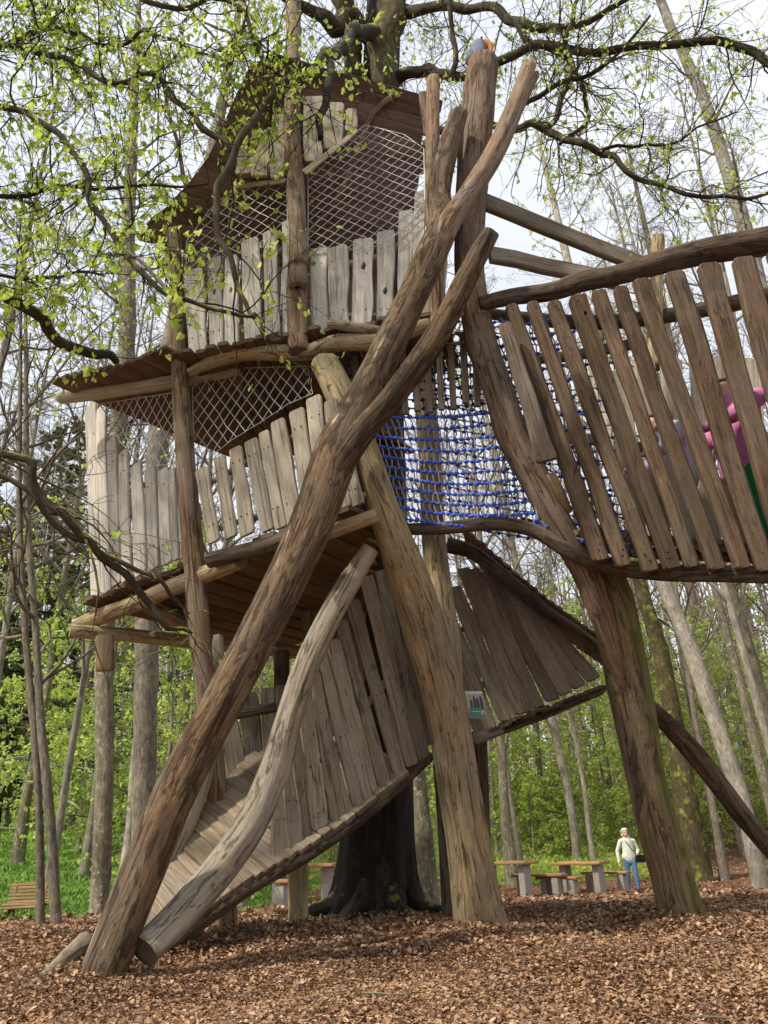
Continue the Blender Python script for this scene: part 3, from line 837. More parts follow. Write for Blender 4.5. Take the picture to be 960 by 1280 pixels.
# gable boards under the roof
gl = [(*z1(345, 350), *z1(345, 420), 18, 18), (*z1(392, 300), *z1(392, 425), 23, 23), (*z1(440, 256), *z1(441, 430), 18, 18)]
slat_panel('gable', house, 'board_tan', gl, Y=6.0, rails=(.85,), plabel='two gable boards beside the cabin post')
gl = [(*z1(540, 205), *z1(538, 385), 24, 24), (*z1(598, 222), *z1(590, 350), 26, 22), (*z1(648, 240), *z1(642, 300), 14, 12)]
slat_panel('gable', house, 'board_tan', gl, Y=5.95, rails=(.55,), holes={0: (.4, .18)}, plabel='stepped gable boards right of the cabin post')
s = MB(); slat(s, P(380, 216, 5.9), P(446, 163, 5.86), wpx(7, P(400, 200, 6.4)), wpx(7, P(400, 200, 6.4)), .02, (0, -1, 0), seg=4); s.build('trim_strip', M['board_tan'], house)
s = MB(); slat(s, P(290, 234, 6.15), P(358, 226, 6.0), wpx(7, P(400, 200, 6.4)), wpx(7, P(400, 200, 6.4)), .02, (0, -1, 0), seg=4); s.build('trim_strip', M['board_tan'], house)

# wire nets ---------------------------------------------------
def net(name, parent, poly, mat, sp=.085, ang=(50, -50), rad=.0042, bulge=0.0, label=None):
    """diamond mesh filling a polygon of (px, py, Y)"""
    W = np.array([P(*q) for q in poly]); o = W.mean(0)
    u_, s_, vt = np.linalg.svd(W - o)
    e1, e2 = vt[0], vt[1]
    Q = np.stack([(W - o) @ e1, (W - o) @ e2], -1)
    resid = (W - o) @ vt[2]
    paths = []; mb = MB()
    ev = np.array([e1[2], e2[2]])          # world-up in the plane
    base = math.atan2(ev[1], ev[0])
    for an in ang:
        d = np.array([math.cos(base + R(an)), math.sin(base + R(an))]); n = np.array([-d[1], d[0]])
        h = Q @ n
        for c in np.arange(h.min() + sp * .5, h.max(), sp):
            ts = []
            for i in range(len(Q)):
                a, b = Q[i], Q[(i + 1) % len(Q)]
                ha, hb = a @ n - c, b @ n - c
                if ha * hb < 0:
                    p_ = a + (b - a) * (ha / (ha - hb)); ts.append(p_ @ d)
            ts.sort()
            for a, b in zip(ts[0::2], ts[1::2]):
                m = max(3, int((b - a) / .2) + 2)
                t = np.linspace(a, b, m)
                q2 = n * c + t[:, None] * d
                pts = o + q2[:, :1] * e1 + q2[:, 1:] * e2 + rng.normal(0, .004, (m, 3))
                paths.append(pts)
    loop = np.vstack([W, W[:1]])
    for a, b in zip(loop[:-1], loop[1:]):
        paths.append(np.linspace(a, b, 4))
    tubes(mb, paths, [rad] * len(paths), 4)
    return mb.build(name, M[mat], parent, smooth=True, label=label)
net('safety_net', house, [(233, 302, 6.32), (262, 262, 6.25), (292, 236, 6.18), (358, 228, 6.05), (360, 290, 6.05), (330, 308, 6.12), (295, 326, 6.2), (233, 344, 6.34)], 'wire', label='wire mesh over the left opening of the upper cabin')
net('safety_net', house, [(385, 216, 6.0), (456, 156, 5.86), (505, 168, 5.77), (530, 186, 5.72), (531, 250, 5.72), (505, 288, 5.77), (470, 308, 5.84), (430, 314, 5.92), (385, 318, 6.0)], 'wire', sp=.075, label='wire mesh over the wide right opening of the upper cabin')
# upper cabin back wall, added so the inside stays dark
A0 = OP[-1] + Dr * .42; A1 = OP[-1] + Dr * 2.15; zt = OP[-1][2] - .05
A0 = np.array([A0[0], A0[1] - .05, zu]); A1 = np.array([A1[0], A1[1] - .05, zu])
mb = MB(); log(mb, smoothpath(np.array([A0, A1]) + np.array([0, 0, .8]), .2) + np.array([0, .05, 0]), .03, sides=8)
bw = mb.build('light_stop_wall', M['log_dark'], house, smooth=True)
L = np.linalg.norm(A1 - A0); m = int(L / .13)
for k in range(m):
    a = A0 + (A1 - A0) * ((k + .5) / m)
    s = MB(); slat(s, np.array([a[0], a[1], zt]), a, L / m * .97, L / m * .97, .03, (-Dr[1], Dr[0], 0), seg=3, wob=.03); s.build('light_stop_board', M['board_brown'], bw)
# lower cabin -------------------------------------------------
zm = P(235, 698, 6.62)[2]
def z2(x, y): return (50 + x / 2.133, 400 + y / 2.133)
lp = []
for (xt, yt, xb, yb, w) in [(136, 228, 152, 742, 32), (164, 232, 178, 726, 30), (192, 318, 205, 706, 28), (222, 350, 232, 694, 30), (259, 384, 268, 680, 34), (296, 396, 304, 664, 32), (328, 398, 340, 650, 30), (352, 396, 364, 640, 18), (376, 396, 386, 632, 20)]:
    lp.append((*z2(xt, yt), *z2(xb, yb), w / 2.133, w / 2.133))
slat_panel('cabin_railing', house, 'board_pale', lp, z=zm, plabel='pale slat wall of the lower cabin dipping in a curve')
lp = []
for (xt, yt, xb, yb, w) in [(432, 396, 464, 592, 34), (478, 366, 510, 580, 34), (520, 342, 556, 572, 38), (562, 320, 608, 562, 38), (598, 298, 642, 555, 30), (632, 268, 684, 546, 44), (684, 240, 728, 530, 44), (728, 206, 772, 512, 44), (776, 214, 812, 500, 38), (800, 300, 846, 494, 38)]:
    lp.append((*z2(xt, yt), *z2(xb, yb), w / 2.133, w / 2.133))
slat_panel('cabin_railing', house, 'board_tan', lp, z=zm, plabel='leaning tan slats of the lower cabin climbing towards the forked log')
mL, mR = PZ(108, 750, zm), PZ(450, 632, zm)
mDir = nrm(mR - mL); mBack = -facing(mL, mR)
mb = MB()
a, b = PZ(97, 782, zm - .16), PZ(300, 700, zm - .16)
log(mb, smoothpath(np.array([a, b]), .08), [wpx(19, a) / 2], rough=.05, seed=40)
mfl = mb.build('floor_beam', M['log_tan'], house, smooth=True, label='round log under the lower cabin floor')
nP = int(np.linalg.norm(mR - mL) / .135)
for k in range(nP):
    a = mL + (mR - mL) * ((k + .5) / nP) - mBack * (.07 + rng.uniform(-.03, .05)) - np.array([0, 0, .035 + .012 * (k % 2)])
    w = np.linalg.norm(mR - mL) / nP * .94
    Lp = 2.4
    while Lp > .5 and pxof(a + mBack * Lp) > 462 + 8 * rng.uniform(): Lp -= .1
    s = MB(); slat(s, a, a + mBack * Lp, w, w, .035, (0, 0, 1), seg=4, wob=.05); s.build('floor_plank', M['floor_shaded'], mfl)
def zlog(name, mat, pts, z, w, seed, sides=14):
    ps = np.array([PZ(x, y, z) for x, y in pts]); mb = MB()
    log(mb, smoothpath(ps, .08), [wpx(w, p_) / 2 for p_ in smoothpath(ps, .08)], sides=sides, rough=.05, seed=seed)
    return mb.build(name, M[mat], house, smooth=True)
zlog('floor_beam', 'log_tan', [(88, 788), (180, 796), (280, 806), (375, 816)], zm - .30, 17, 41)
zlog('floor_beam', 'log_tan', [(176, 752), (215, 772), (262, 796)], zm - .18, 18, 42)
zlog('floor_beam', 'log_dark', [(262, 700), (330, 683), (372, 668), (402, 655)], zm - .14, 20, 43)
timber('floor_beam', 'log_tan', house, [(372, 683, 5.62, 20), (420, 662, 5.55, 20), (472, 643, 5.48, 20)], rough=.03, seed=44, label='short peeled log poking out past the tan trunk')
timber('floor_post', 'log_tan', house, [(131, 838, 7.55, 23), (131, 815, 7.52, 23), (131, 795, 7.5, 23)], rough=.03, seed=46, sides=14)
timber('floor_post', 'log_dark', house, [(352, 1010, 8.0, 20), (352, 930, 8.0, 20), (352, 815, 8.0, 20)], rough=.03, seed=47, sides=14)
# back wall of the lower level, boards added to keep light out
A0, A1 = mL + mBack * 2.2 + mDir * .9, mL + mBack * 2.2 + mDir * 2.0
mb = MB(); log(mb, smoothpath(np.array([A0, A1]) + np.array([0, 0, .8]), .2) + mBack * .05, .03, sides=8)
bw = mb.build('light_stop_wall', M['log_dark'], house, smooth=True)
for k in range(8):
    a = A0 + (A1 - A0) * ((k + .5) / 8)
    s = MB(); slat(s, a + np.array([0, 0, 1.0 + .05 * k]), a, .145, .14, .03, mBack, seg=3, wob=.03); s.build('light_stop_board', M['board_brown'], bw)
# lower roof: planks running to the back over a pale beam
bm = [(76, 497, 7.25, 17), (120, 491, 7.05, 18), (170, 484, 6.85, 18), (215, 477, 6.68, 18), (300, 462, 6.45, 14)]
mb = MB(); p, r = pxlog(bm); log(mb, p, r, rough=.04, seed=48)
lroof = mb.build('lower_roof', M['board_tan'], house, smooth=True, label='lower mossy plank roof on a pale beam')
rf = smoothpath(np.array([[*P(x, y, Y)] for x, y, Y in [(63, 478, 6.85), (95, 468, 6.7), (130, 462, 6.55), (160, 455, 6.42), (186, 443, 6.32), (205, 437, 6.25), (222, 448, 6.35), (260, 452, 6.55), (330, 450, 6.5)]]), .01)
sl_ = np.concatenate([[0], np.cumsum(np.linalg.norm(np.diff(rf, axis=0), axis=1))])
nr = int(sl_[-1] / .10)
for k in range(nr):
    a = np.array([np.interp((k + .5) / nr * sl_[-1], sl_, rf[:, c]) for c in range(3)]) + np.array([0, 0, .01])
    e = a + mBack * 2.3 + np.array([0, 0, .12 - .10 * k / nr])
    d_ = nrm(mDir + np.array([0, 0, .0])); nn = np.cross(nrm(e - a), mDir); nn = nn if nn[2] > 0 else -nn
    s = MB(); slat(s, a, e, .125, .125, .03, nn + mDir * rng.uniform(-.05, .05), seg=5, wob=.05); s.build('roof_plank', M['roof_mossy'], lroof)
# a second rank of planks further back and to the right closes the roof over the lower room
net('safety_net', house, [(124, 505, 7.2), (170, 498, 6.95), (222, 490, 6.62), (224, 580, 6.6), (196, 582, 6.72), (172, 575, 6.85), (150, 552, 7.0), (138, 525, 7.1)], 'wire', sp=.085, ang=(32, -32), label='wire mesh over the dip of the lower cabin wall')
net('safety_net', house, [(240, 470, 6.6), (300, 460, 6.42), (384, 458, 6.2), (391, 492, 6.12), (360, 505, 6.2), (330, 525, 6.28), (290, 550, 6.42), (258, 575, 6.52), (243, 582, 6.58)], 'wire', sp=.085, ang=(35, -35), label='wire mesh over the right opening of the lower cabin')

# ramp --------------------------------------------------------
rb = [(196, 1184, 6.15, 26), (250, 1150, 6.3, 28), (310, 1108, 6.45, 28), (375, 1072, 6.6, 24), (440, 1030, 6.8, 22), (495, 985, 7.0, 20), (538, 945, 7.2, 18)]
timber('ramp_beam', 'log_dark', house, rb, rough=.05, seed=50, label='dark log edge of the ramp')
rp_, rr_ = pxlog(rb)
def z5(x, y): return (240 + x / 3, 700 + y / 3)
YB = [(x, y_ - .02) for x, _, y_, _ in rb]
sp = []
for (xt, yt, xb, yb, w0, w1) in [(700, 40, 868, 745, 40, 46), (655, 60, 822, 770, 42, 46), (600, 150, 780, 805, 44, 44), (560, 225, 722, 840, 36, 46), (525, 300, 672, 890, 46, 62), (490, 350, 622, 920, 36, 40), (455, 420, 565, 975, 40, 70), (420, 500, 478, 1010, 50, 66), (385, 590, 428, 1052, 44, 44), (352, 690, 390, 1084, 46, 50), (318, 790, 330, 1130, 52, 60)]:
    sp.append((*z5(xt, yt), *z5(xb, yb), w0 / 2.65, w1 / 2.8))
slat_panel('ramp_wall', house, 'board_grey', sp, Y=YB, dY=[-.55 + .05 * k for k in range(len(sp))], rails=(.55,), railmat='log_tan', rail_r=.03, wob=.09, plabel='fan of grey-brown slats closing the side of the ramp', rnd=.6)
# tread planks
n = 24
tA = [(196, 1172, 6.1), (250, 1136, 6.28), (310, 1094, 6.42), (375, 1058, 6.57), (440, 1016, 6.77), (500, 968, 7.0)]
tE = [(172, 1130, 6.5), (203, 1086, 6.6), (238, 1034, 6.75), (276, 986, 6.95), (322, 946, 7.3), (390, 890, 7.7)]
def lerp_pts(pts, f):
    x = f * (len(pts) - 1); i_ = min(int(x), len(pts) - 2); t_ = x - i_
    return P(*(np.array(pts[i_]) * (1 - t_) + np.array(pts[i_ + 1]) * t_))
for k in range(n):
    f = k / (n - 1)
    a, e = lerp_pts(tA, f), lerp_pts(tE, f)
    side = nrm(e - a); tang = nrm(lerp_pts(tA, min(1, f + .05)) - lerp_pts(tA, max(0, f - .05)))
    nn = np.cross(side, tang); nn = nn if nn[2] > 0 else -nn
    w_ = .125 if k else .10
    s = MB(); slat(s, a - side * .04, e + side * rng.uniform(.0, .06), w_, w_, .045, nn + tang * .12, seg=4, wob=.06); s.build('tread', M['floor_board'], house)
mb = MB(); log(mb, smoothpath(np.array([lerp_pts(tE, f_) + np.array([0, 0, -.09]) for f_ in np.linspace(0, 1, 8)]), .1), .055, sides=12, seed=51)
mb.build('ramp_beam', M['log_dark'], house, smooth=True)
# far side of the ramp: three wide slats on a bent rail
sp = [(*z5(140, 600), *z5(172, 840), 22, 27), (*z5(208, 500), *z5(238, 800), 25, 25), (*z5(288, 480), *z5(300, 760), 22, 22), (*z5(345, 470), *z5(352, 730), 22, 22)]
slat_panel('ramp_wall', house, 'board_grey', sp, Y=7.55, rails=(.9,), railmat='log_dark', rail_r=.035, plabel='broad round-topped slats on the far side of the ramp', rnd=.9)
timber('handrail_log', 'log_dark', house, [(277, 897, 7.3, 11), (310, 890, 7.3, 14), (345, 884, 7.3, 12)], rough=.08, seed=52, sides=12)
mb = MB(); cpt = P(293, 987, 7.25); ellipsoid(mb, cpt, (wpx(11, cpt), .08, wpx(9, cpt)), n=14)
mb.build('ball_knob', M['log_grey'], house, smooth=True)
# tunnel boards added behind the ramp slats to stop light getting through
A0, A1 = P(360, 905, 8.2), P(520, 845, 8.6)
mb = MB(); log(mb, smoothpath(np.array([A0, A1]), .2), .035, sides=8)
bw = mb.build('light_stop_tunnel', M['log_dark'], house, smooth=True)
for k in range(15):
    f = (k + .5) / 15
    a = P(370 + 180 * f, 700, 8.2 + .3 * f); b = P(395 + 185 * f, 985 - 70 * f, 8.2 + .3 * f)
    s = MB(); slat(s, a, b, wpx(13, a), wpx(13, b), .03, (0, -1, 0), seg=4, wob=.05); s.build('light_stop_board', M['board_brown'], bw)

# fan of slats right of the trunk ------------------------------
def z7(x, y): return (540 + x / 4, 700 + y / 4)
sp = []
for (xt, yt, xb, yb, w0, w1) in [(40, 200, 268, 850, 80, 135), (112, 135, 385, 800, 72, 98), (152, 45, 462, 765, 66, 90), (208, 45, 535, 735, 62, 78), (275, 40, 602, 700, 66, 74), (330, 60, 672, 668, 64, 86), (372, 100, 738, 635, 58, 72), (450, 170, 808, 600, 50, 84)]:
    sp.append((*z7(xt, yt), *z7(xb, yb), w0 / 4.4, w1 / 4.15))
fanp, FA, FB, fn = slat_panel('fan_wall', house, 'board_brown', sp, Y=[(560, 7.45), (780, 7.75)], dY=.35, rails=(.3, .72), wob=.08, plabel='fan of brown boards flaring behind the mossy leg', rnd=.5)
timber('fan_log', 'log_dark', house, [(560, 680, 7.7, 22), (592, 690, 7.75, 20), (640, 728, 7.8, 18), (690, 768, 7.8, 18), (745, 808, 7.8, 20), (757, 830, 7.8, 14)], rough=.08, seed=53)
# shingle-like plank ends along the fan's upper edge and its foot
for k in range(16):
    f = k / 15
    a = P(592 + 160 * f, 676 + 128 * f + 6 * math.sin(f * 3.1), 7.95)
    s = MB(); slat(s, a + np.array([-.05, -.12, .03]), a + np.array([.10, .5, -.05]), .15, .15, .028, (.55, 0, .8), seg=3, wob=.06); s.build('roof_plank', M['roof_mossy'], house)
for k in range(9):
    f = k / 8
    a = P(622 + 130 * f, 909 - 50 * f, 7.45 + .25 * f)
    s = MB(); slat(s, a + np.array([0, -.05, -.01 + .012 * (k % 2)]), a + np.array([.02, .45, -.01]), .21, .20, .025, np.cross(P(622, 909, 7.45) - P(752, 859, 7.7), (0, 1, 0)), seg=3, wob=.05); s.build('tread', M['log_dark'], house)
timber('fan_log', 'log_dark', house, [(596, 924, 7.55, 12), (640, 908, 7.6, 12), (700, 886, 7.68, 11), (756, 860, 7.75, 10)], rough=.08, seed=54, sides=12)
s = MB(); slat(s, P(592, 924, 7.42), P(628, 912, 7.44), wpx(15, P(600, 920, 7.4)), wpx(11, P(600, 920, 7.4)), .05, (0, -1, 0), seg=3); s.build('fan_sill', M['board_brown'], house)
# ------------------------------------------------------------------ slat bridge
bridge = empty('slat_bridge', P(745, 715, 6.1), 'slatted timber bridge with rope sides leaving the tree house', 'bridge')
def bridgelog(name, mat, pts, seed, label=None, rough=.05, sides=20, parent=None):
    return timber(name, mat, parent or bridge, pts, rough=rough, seed=seed, label=label, sides=sides)
rail = bridgelog('top_rail', 'log_dark', [(600, 380, 5.78, 20), (640, 371, 5.74, 22), (690, 364, 5.7, 25), (728, 352, 5.64, 28), (770, 344, 5.58, 27), (830, 326, 5.5, 31), (890, 312, 5.4, 33), (960, 300, 5.3, 36), (1060, 282, 5.18, 38), (1200, 262, 5.05, 38), (1340, 246, 4.95, 36)], 60, 'thick crooked rail log the slats hang from')
low = bridgelog('bottom_beam', 'log_dark', [(498, 662, 6.25, 16), (560, 660, 6.15, 17), (620, 655, 6.05, 18), (668, 664, 6.0, 20), (712, 690, 5.95, 22), (765, 708, 5.88, 22), (830, 716, 5.8, 22), (900, 717, 5.7, 22), (980, 719, 5.6, 24), (1080, 722, 5.45, 26), (1220, 728, 5.3, 27), (1350, 736, 5.2, 27)], 61, 'dark bottom log of the bridge')
tops = [(639, 383), (665, 380), (691, 378), (720, 372), (748, 366), (774, 362), (800, 352), (842, 343), (884, 333), (928, 325), (975, 314), (1022, 304)]
bots = [(750, 696), (778, 703), (812, 709), (838, 706), (864, 704), (893, 708), (926, 706), (956, 709), (990, 713), (1030, 716), (1066, 718), (1100, 720)]
tops += [(1066 + 46 * k, 296 - 7 * k) for k in range(6)]; bots += [(1136 + 38 * k, 723 + 2 * k) for k in range(6)]
wt = [20, 18, 20, 24, 22, 20, 26, 30, 32, 34, 34, 34] + [36] * 6
wb = [24, 22, 22, 20, 20, 24, 22, 26, 26, 28, 28, 28] + [30] * 6
for k in range(len(tops)):
    a = P(*tops[k], 5.68 - .045 * k); b = P(*bots[k], 5.76 - .03 * k)
    s = MB()
    d = nrm(b - a)
    hole = (.08, -.1 * wpx(20, a), wpx(2, a), wpx(4, a)) if k == 3 else None
    slat(s, a, b + d * .03, wpx(wt[k], a) * .86, wpx(wb[k], b) * .88, .08, (-.10, -1, .1) + rng.normal(0, .06, 3), seg=10, wob=.05, hole=hole)
    s.build('slat', M['board_bridge_shade'], rail)
bolts = MB()
for k in range(len(tops)):
    a = P(*tops[k], 5.68 - .045 * k); b = P(*bots[k], 5.76 - .03 * k); n_ = nrm(np.array([-.10, -1, .1]))
    for f_ in (.03, .965, .985):
        ellipsoid(bolts, a * (1 - f_) + b * f_ + n_ * .041 + np.array([rng.uniform(-.02, .02), 0, 0]), (.009, .006, .009), n=7, m=4)
bolts.build('bolt_heads', M['nail'], rail, smooth=True, kind='stuff')
s = MB(); a = P(630, 405, 5.55); b = P(684, 576, 5.6)
slat(s, a, b, wpx(18, a), wpx(24, b), .05, (-.2, -1, .1), seg=7, wob=.06); s.build('slat', M['board_brown'], rail)
# beams that tie the bridge to the tower
for pts, w in ((((598, 250, 6.15), (800, 330, 6.6)), 31), (((612, 318, 6.2), (770, 352, 6.55)), 30)):
    s = MB(); a = P(*pts[0]); b = P(*pts[1])
    slat(s, a, b, wpx(w, a), wpx(w * .95, b), .06, (0, -1, .25), seg=5, wob=.012, round_ends=0); s.build('tie_board', M['board_brown'], bridge)
bridgelog('far_post', 'log_tan', [(818, 460, 6.75, 19), (820, 380, 6.75, 18), (822, 298, 6.75, 18)], 62, sides=14)
bridgelog('far_rail', 'log_dark', [(606, 392, 6.9, 14), (680, 400, 6.9, 18), (760, 402, 6.85, 20), (850, 392, 6.8, 20), (960, 370, 6.75, 22), (1080, 350, 6.6, 22), (1300, 320, 6.3, 24)], 63, sides=14)
bridgelog('far_rail', 'log_brown', [(640, 452, 6.95, 12), (720, 444, 6.95, 15), (790, 430, 6.9, 15)], 64, sides=12)
s = MB(); slat(s, P(660, 545, 6.95), P(760, 550, 6.95), .1, .1, .04, (0, -1, 0), seg=4); s.build('tie_board', M['board_brown'], bridge)
s = MB(); slat(s, P(780, 560, 6.95), P(960, 560, 6.85), .1, .1, .04, (0, -1, 0), seg=4); s.build('tie_board', M['board_brown'], bridge)
for k in range(16):      # pale slats on the far side
    a = P(772 + 33 * k, 455 - 3 * k + rng.uniform(-10, 10), 6.65); b = P(800 + 30 * k, 694, 6.62)
    s = MB(); slat(s, a, b, wpx(25, a), wpx(22, b), .04, (0, -1, 0), seg=6, wob=.06); s.build('far_slat', M['board_tan'], bridge)
bridgelog('bottom_beam', 'log_dark', [(650, 652, 6.75, 14), (760, 684, 6.72, 16), (880, 694, 6.65, 16), (1060, 700, 6.5, 16), (1300, 708, 6.2, 18)], 65, sides=14)
for k in range(36):     # deck
    f = k / 21
    a = P(672 + 420 * f, 672 + 34 * f, 5.96 - .5 * f) + np.array([0, 0, .06]); e = P(690 + 400 * f, 666 + 34 * f, 6.7 - .25 * f)
    s = MB(); slat(s, a, e, .15, .15, .04, (0, 0, 1), seg=3, wob=.04); s.build('deck_plank', M['floor_board'], bridge)

pf = P(1290, 720, 5.4); gz = float(ground_z(pf[0], pf[1]))
mb = MB(); log(mb, smoothpath(np.array([[pf[0] + .1, pf[1], gz - .1], [pf[0] + .03, pf[1], (gz + pf[2]) / 2], [pf[0], pf[1] + .05, pf[2] + 1.6]]), .08), .14, rough=.05, seed=66)
mb.build('bridge_post', M['log_brown'], bridge, smooth=True)

# rope nets ---------------------------------------------------
def patch(c, u, v, bulge):
    """bilinear patch c[0..3] = top-left, top-right, bottom-right, bottom-left"""
    u = np.asarray(u)[..., None]; v = np.asarray(v)[..., None]
    p = (c[0] * (1 - u) + c[1] * u) * (1 - v) + (c[3] * (1 - u) + c[2] * u) * v
    n = nrm(np.cross(c[1] - c[0], c[3] - c[0]))
    return p + n * bulge * np.sin(np.pi * u) * np.sin(np.pi * v) + np.array([0, 0, -.05]) * np.sin(np.pi * u)
def rope_net(corners, rows, colsn, r0=0.0, blue=lambda r: True, label=None, bulge=.06, parent=None, zig=.14, ball=.017):
    c = [P(*q) for q in corners]
    mb = MB(); bl = MB()
    paths = []
    us = np.linspace(0, 1, 2 * colsn + 1)
    for k in range(colsn + 1):
        vv = np.linspace(r0, 1, rows * 2)
        uu = np.clip(k / colsn + zig / colsn * (np.arange(len(vv)) % 2 - .5), 0, 1)
        paths.append(patch(c, uu, vv, bulge) + rng.normal(0, .004, (len(vv), 3)))
    tubes(mb, paths, [.006] * len(paths), 5)
    hp = []; hb = []
    bp = []; dk = MB()
    for r_ in range(rows):
        v_ = r0 + (1 - r0) * r_ / (rows - 1)
        pts = patch(c, us, np.full(len(us), v_), bulge) + rng.normal(0, .004, (len(us), 3))
        (hb if blue(r_) else hp).append(pts)
        for k in range(colsn + 1):
            q = patch(c, np.array(k / colsn), np.array(v_), bulge) + rng.normal(0, .003, 3)
            ellipsoid(bl if blue(r_) else dk, q, (ball * 1.25, ball, ball), n=7, m=5)
    tubes(mb, hp + hb, [.007] * (len(hp) + len(hb)), 5)
    o = mb.build('rope_net', M['rope_grey'], parent or bridge, smooth=True, label=label)
    if bl.n: bl.build('blue_knots', M['rope_blue'], o, smooth=True, kind='stuff')
    if dk.n: dk.build('dark_knots', M['knot_dark'], o, smooth=True, kind='stuff')
    return o
rope_net([(440, 520, 6.3), (672, 508, 6.0), (690, 655, 5.95), (486, 645, 6.2)], 11, 28, label='rope net with rows of blue knots between the trunk and the bent post')
rope_net([(436, 425, 6.35), (625, 408, 6.1), (672, 508, 6.05), (440, 520, 6.35)], 9, 22, blue=lambda r: r in (3,), label='rope net strung through short battens')
rope_net([(530, 400, 7.1), (770, 395, 7.1), (810, 685, 7.0), (540, 650, 7.2)], 19, 22, label='far rope net behind the bridge slats')
rope_net([(625, 400, 5.95), (690, 398, 5.9), (800, 690, 5.85), (672, 650, 5.95)], 15, 9, label='rope net behind the first bridge slats')
# short battens woven into the upper net
batt = MB()
tubes(batt, [np.array([P(438, 440, 6.32), P(530, 432, 6.15), P(615, 425, 6.02)])], [.01], 5)
bt = batt.build('batten_rope', M['rope_grey'], bridge, smooth=True)
for k in range(12):
    x = 443 + 15 * k
    top = (446, 444, 441, 438, 434, 430, 424, 424, 432, 418, 408, 420)[k]; bo = (484, 492, 502, 512, 518, 514, 516, 512, 512, 504, 508, 496)[k]
    a = P(x, top, 6.27 - .02 * k); b = P(x + 4, bo, 6.26 - .02 * k)
    s = MB(); slat(s, a, b, wpx(8, a), wpx(8, b), .03, (0, -1, 0), seg=3, wob=.03, round_ends=0); s.build('batten', M['board_grey' if k % 2 else 'board_brown'], bt)

# ------------------------------------------------------------------ plaque on the fan wall
pl = P(595, 881, 7.30); pr = P(606, 881, 7.30); pu = P(593, 864, 7.36)
pc = pl; ax = nrm(np.array([.98, .02, -.03])) * wpx(10.5, pc); az = nrm(np.array([-.10, .1, .98])) * wpx(17, pc)
nrmv = nrm(np.cross(ax, az)); nrmv = nrmv if nrmv[1] < 0 else -nrmv
plq = MB(); box(plq, pc, ax, nrmv * .006, az)
def flat(colr, rough=.4): 
    s = NT('print'); s.principled(lin(colr), rough, None, .4); return s.m
m_dark, m_teal, m_white, m_fig = flat('#3c3f3d'), flat('#2c5f4a'), flat('#a3a8a2'), flat('#2a211c')
po = plq.build('plaque', m_white, None, label='small picture plaque with a teal base on the fan of brown boards', cat='plaque')
def decal(pts, z, mat, name):
    v = np.array([pc + nrmv * (.006 + .003 * z) + ax * a_ + az * b_ for a_, b_ in pts]); n_ = len(v)
    mb = MB(); mb.add(v, None, [[0, k, k + 1] for k in range(1, n_ - 1)]); mb.build(name, mat, po)
decal([(-.94, -.95), (.94, -.95), (.94, -.25), (-.94, -.25)], 1, m_teal, 'printed_base')
decal([(-.94, -.25), (.94, -.25), (.94, .8), (-.94, .8)], 1, flat('#777c78'), 'printed_picture')
for x0, w_, h_ in ((-.7, .3, .35), (-.3, .35, .6), (.1, .3, .5), (.5, .34, .62)):
    decal([(x0, -.25), (x0 + w_, -.25), (x0 + w_, h_ * .6), (x0 + w_ * .7, h_), (x0 + w_ * .2, h_), (x0, h_ * .5)], 2, m_fig, 'printed_figure')
decal([(.65 + .26 * math.cos(t), -.62 + .17 * math.sin(t)) for t in np.linspace(0, 6.28, 14, endpoint=False)], 2, m_white, 'printed_emblem')
decal([(.65 + .18 * math.cos(t), -.62 + .12 * math.sin(t)) for t in np.linspace(0, 6.28, 14, endpoint=False)], 3, flat('#8d5a63'), 'printed_emblem')
decal([(-.7, -.55), (.3, -.55), (.3, -.51), (-.7, -.51)], 2, m_white, 'printed_line')

# ------------------------------------------------------------------ carved bird
bp = P(601, 78, 5.95)
px_ = wpx(1, bp)
bird = empty('carved_bird', bp, 'carved grey wooden bird with an orange beak perched on the tall bent post', 'bird figure')
bm_ = plain('bird_grey', '#5f6470', .8, 25, .35)
bo_ = plain('bird_orange', '#c9822f', .7, 25, .25)
mb = MB()
prof = [(-9, 0, 2), (-9, 2, 9), (-7, 10, 12.5), (-5, 18, 13), (-2.5, 26, 12), (-.5, 33, 10.5), (0, 38, 10), (.5, 42, 8.5), (1, 45, 5), (1, 46, .6)]
rows = []
for dx, dz, r_ in prof:
    t_ = np.linspace(0, 2 * np.pi, 18, endpoint=False)
    rows.append(np.stack([bp[0] + px_ * (dx + r_ * np.cos(t_)), bp[1] + px_ * (r_ * .85 * np.sin(t_)), np.full(18, bp[2] + px_ * (dz * .92 - 4))], -1))
v = np.array(rows).reshape(-1, 3)
i = np.arange(len(prof) - 1)[:, None] * 18; j = np.arange(18)[None]; j2 = (j + 1) % 18
mb.add(v, np.stack([i + j, i + j2, i + 18 + j2, i + 18 + j], -1).reshape(-1, 4), None, v * 1.0)
mb.build('body', bm_, bird, smooth=True)
for s_ in (-1, 1):      # folded wings
    mb = MB(); ellipsoid(mb, bp + px_ * np.array([-3, -s_ * 9.5, 14]), (px_ * 8, px_ * 3.4, px_ * 16), n=12)
    mb.build('wing', plain('wing_grey', '#737a88', .8, 30, .3), bird, smooth=True)
mb = MB()               # big curved beak hanging forward to the right
bk = [(5, 38, 6.5, 4.5), (10, 38, 6.2, 4.2), (13, 34, 5.4, 3.8), (14.5, 28, 4.2, 3.0), (14.5, 22, 2.6, 2), (14, 16, .5, .5)]
rows = []
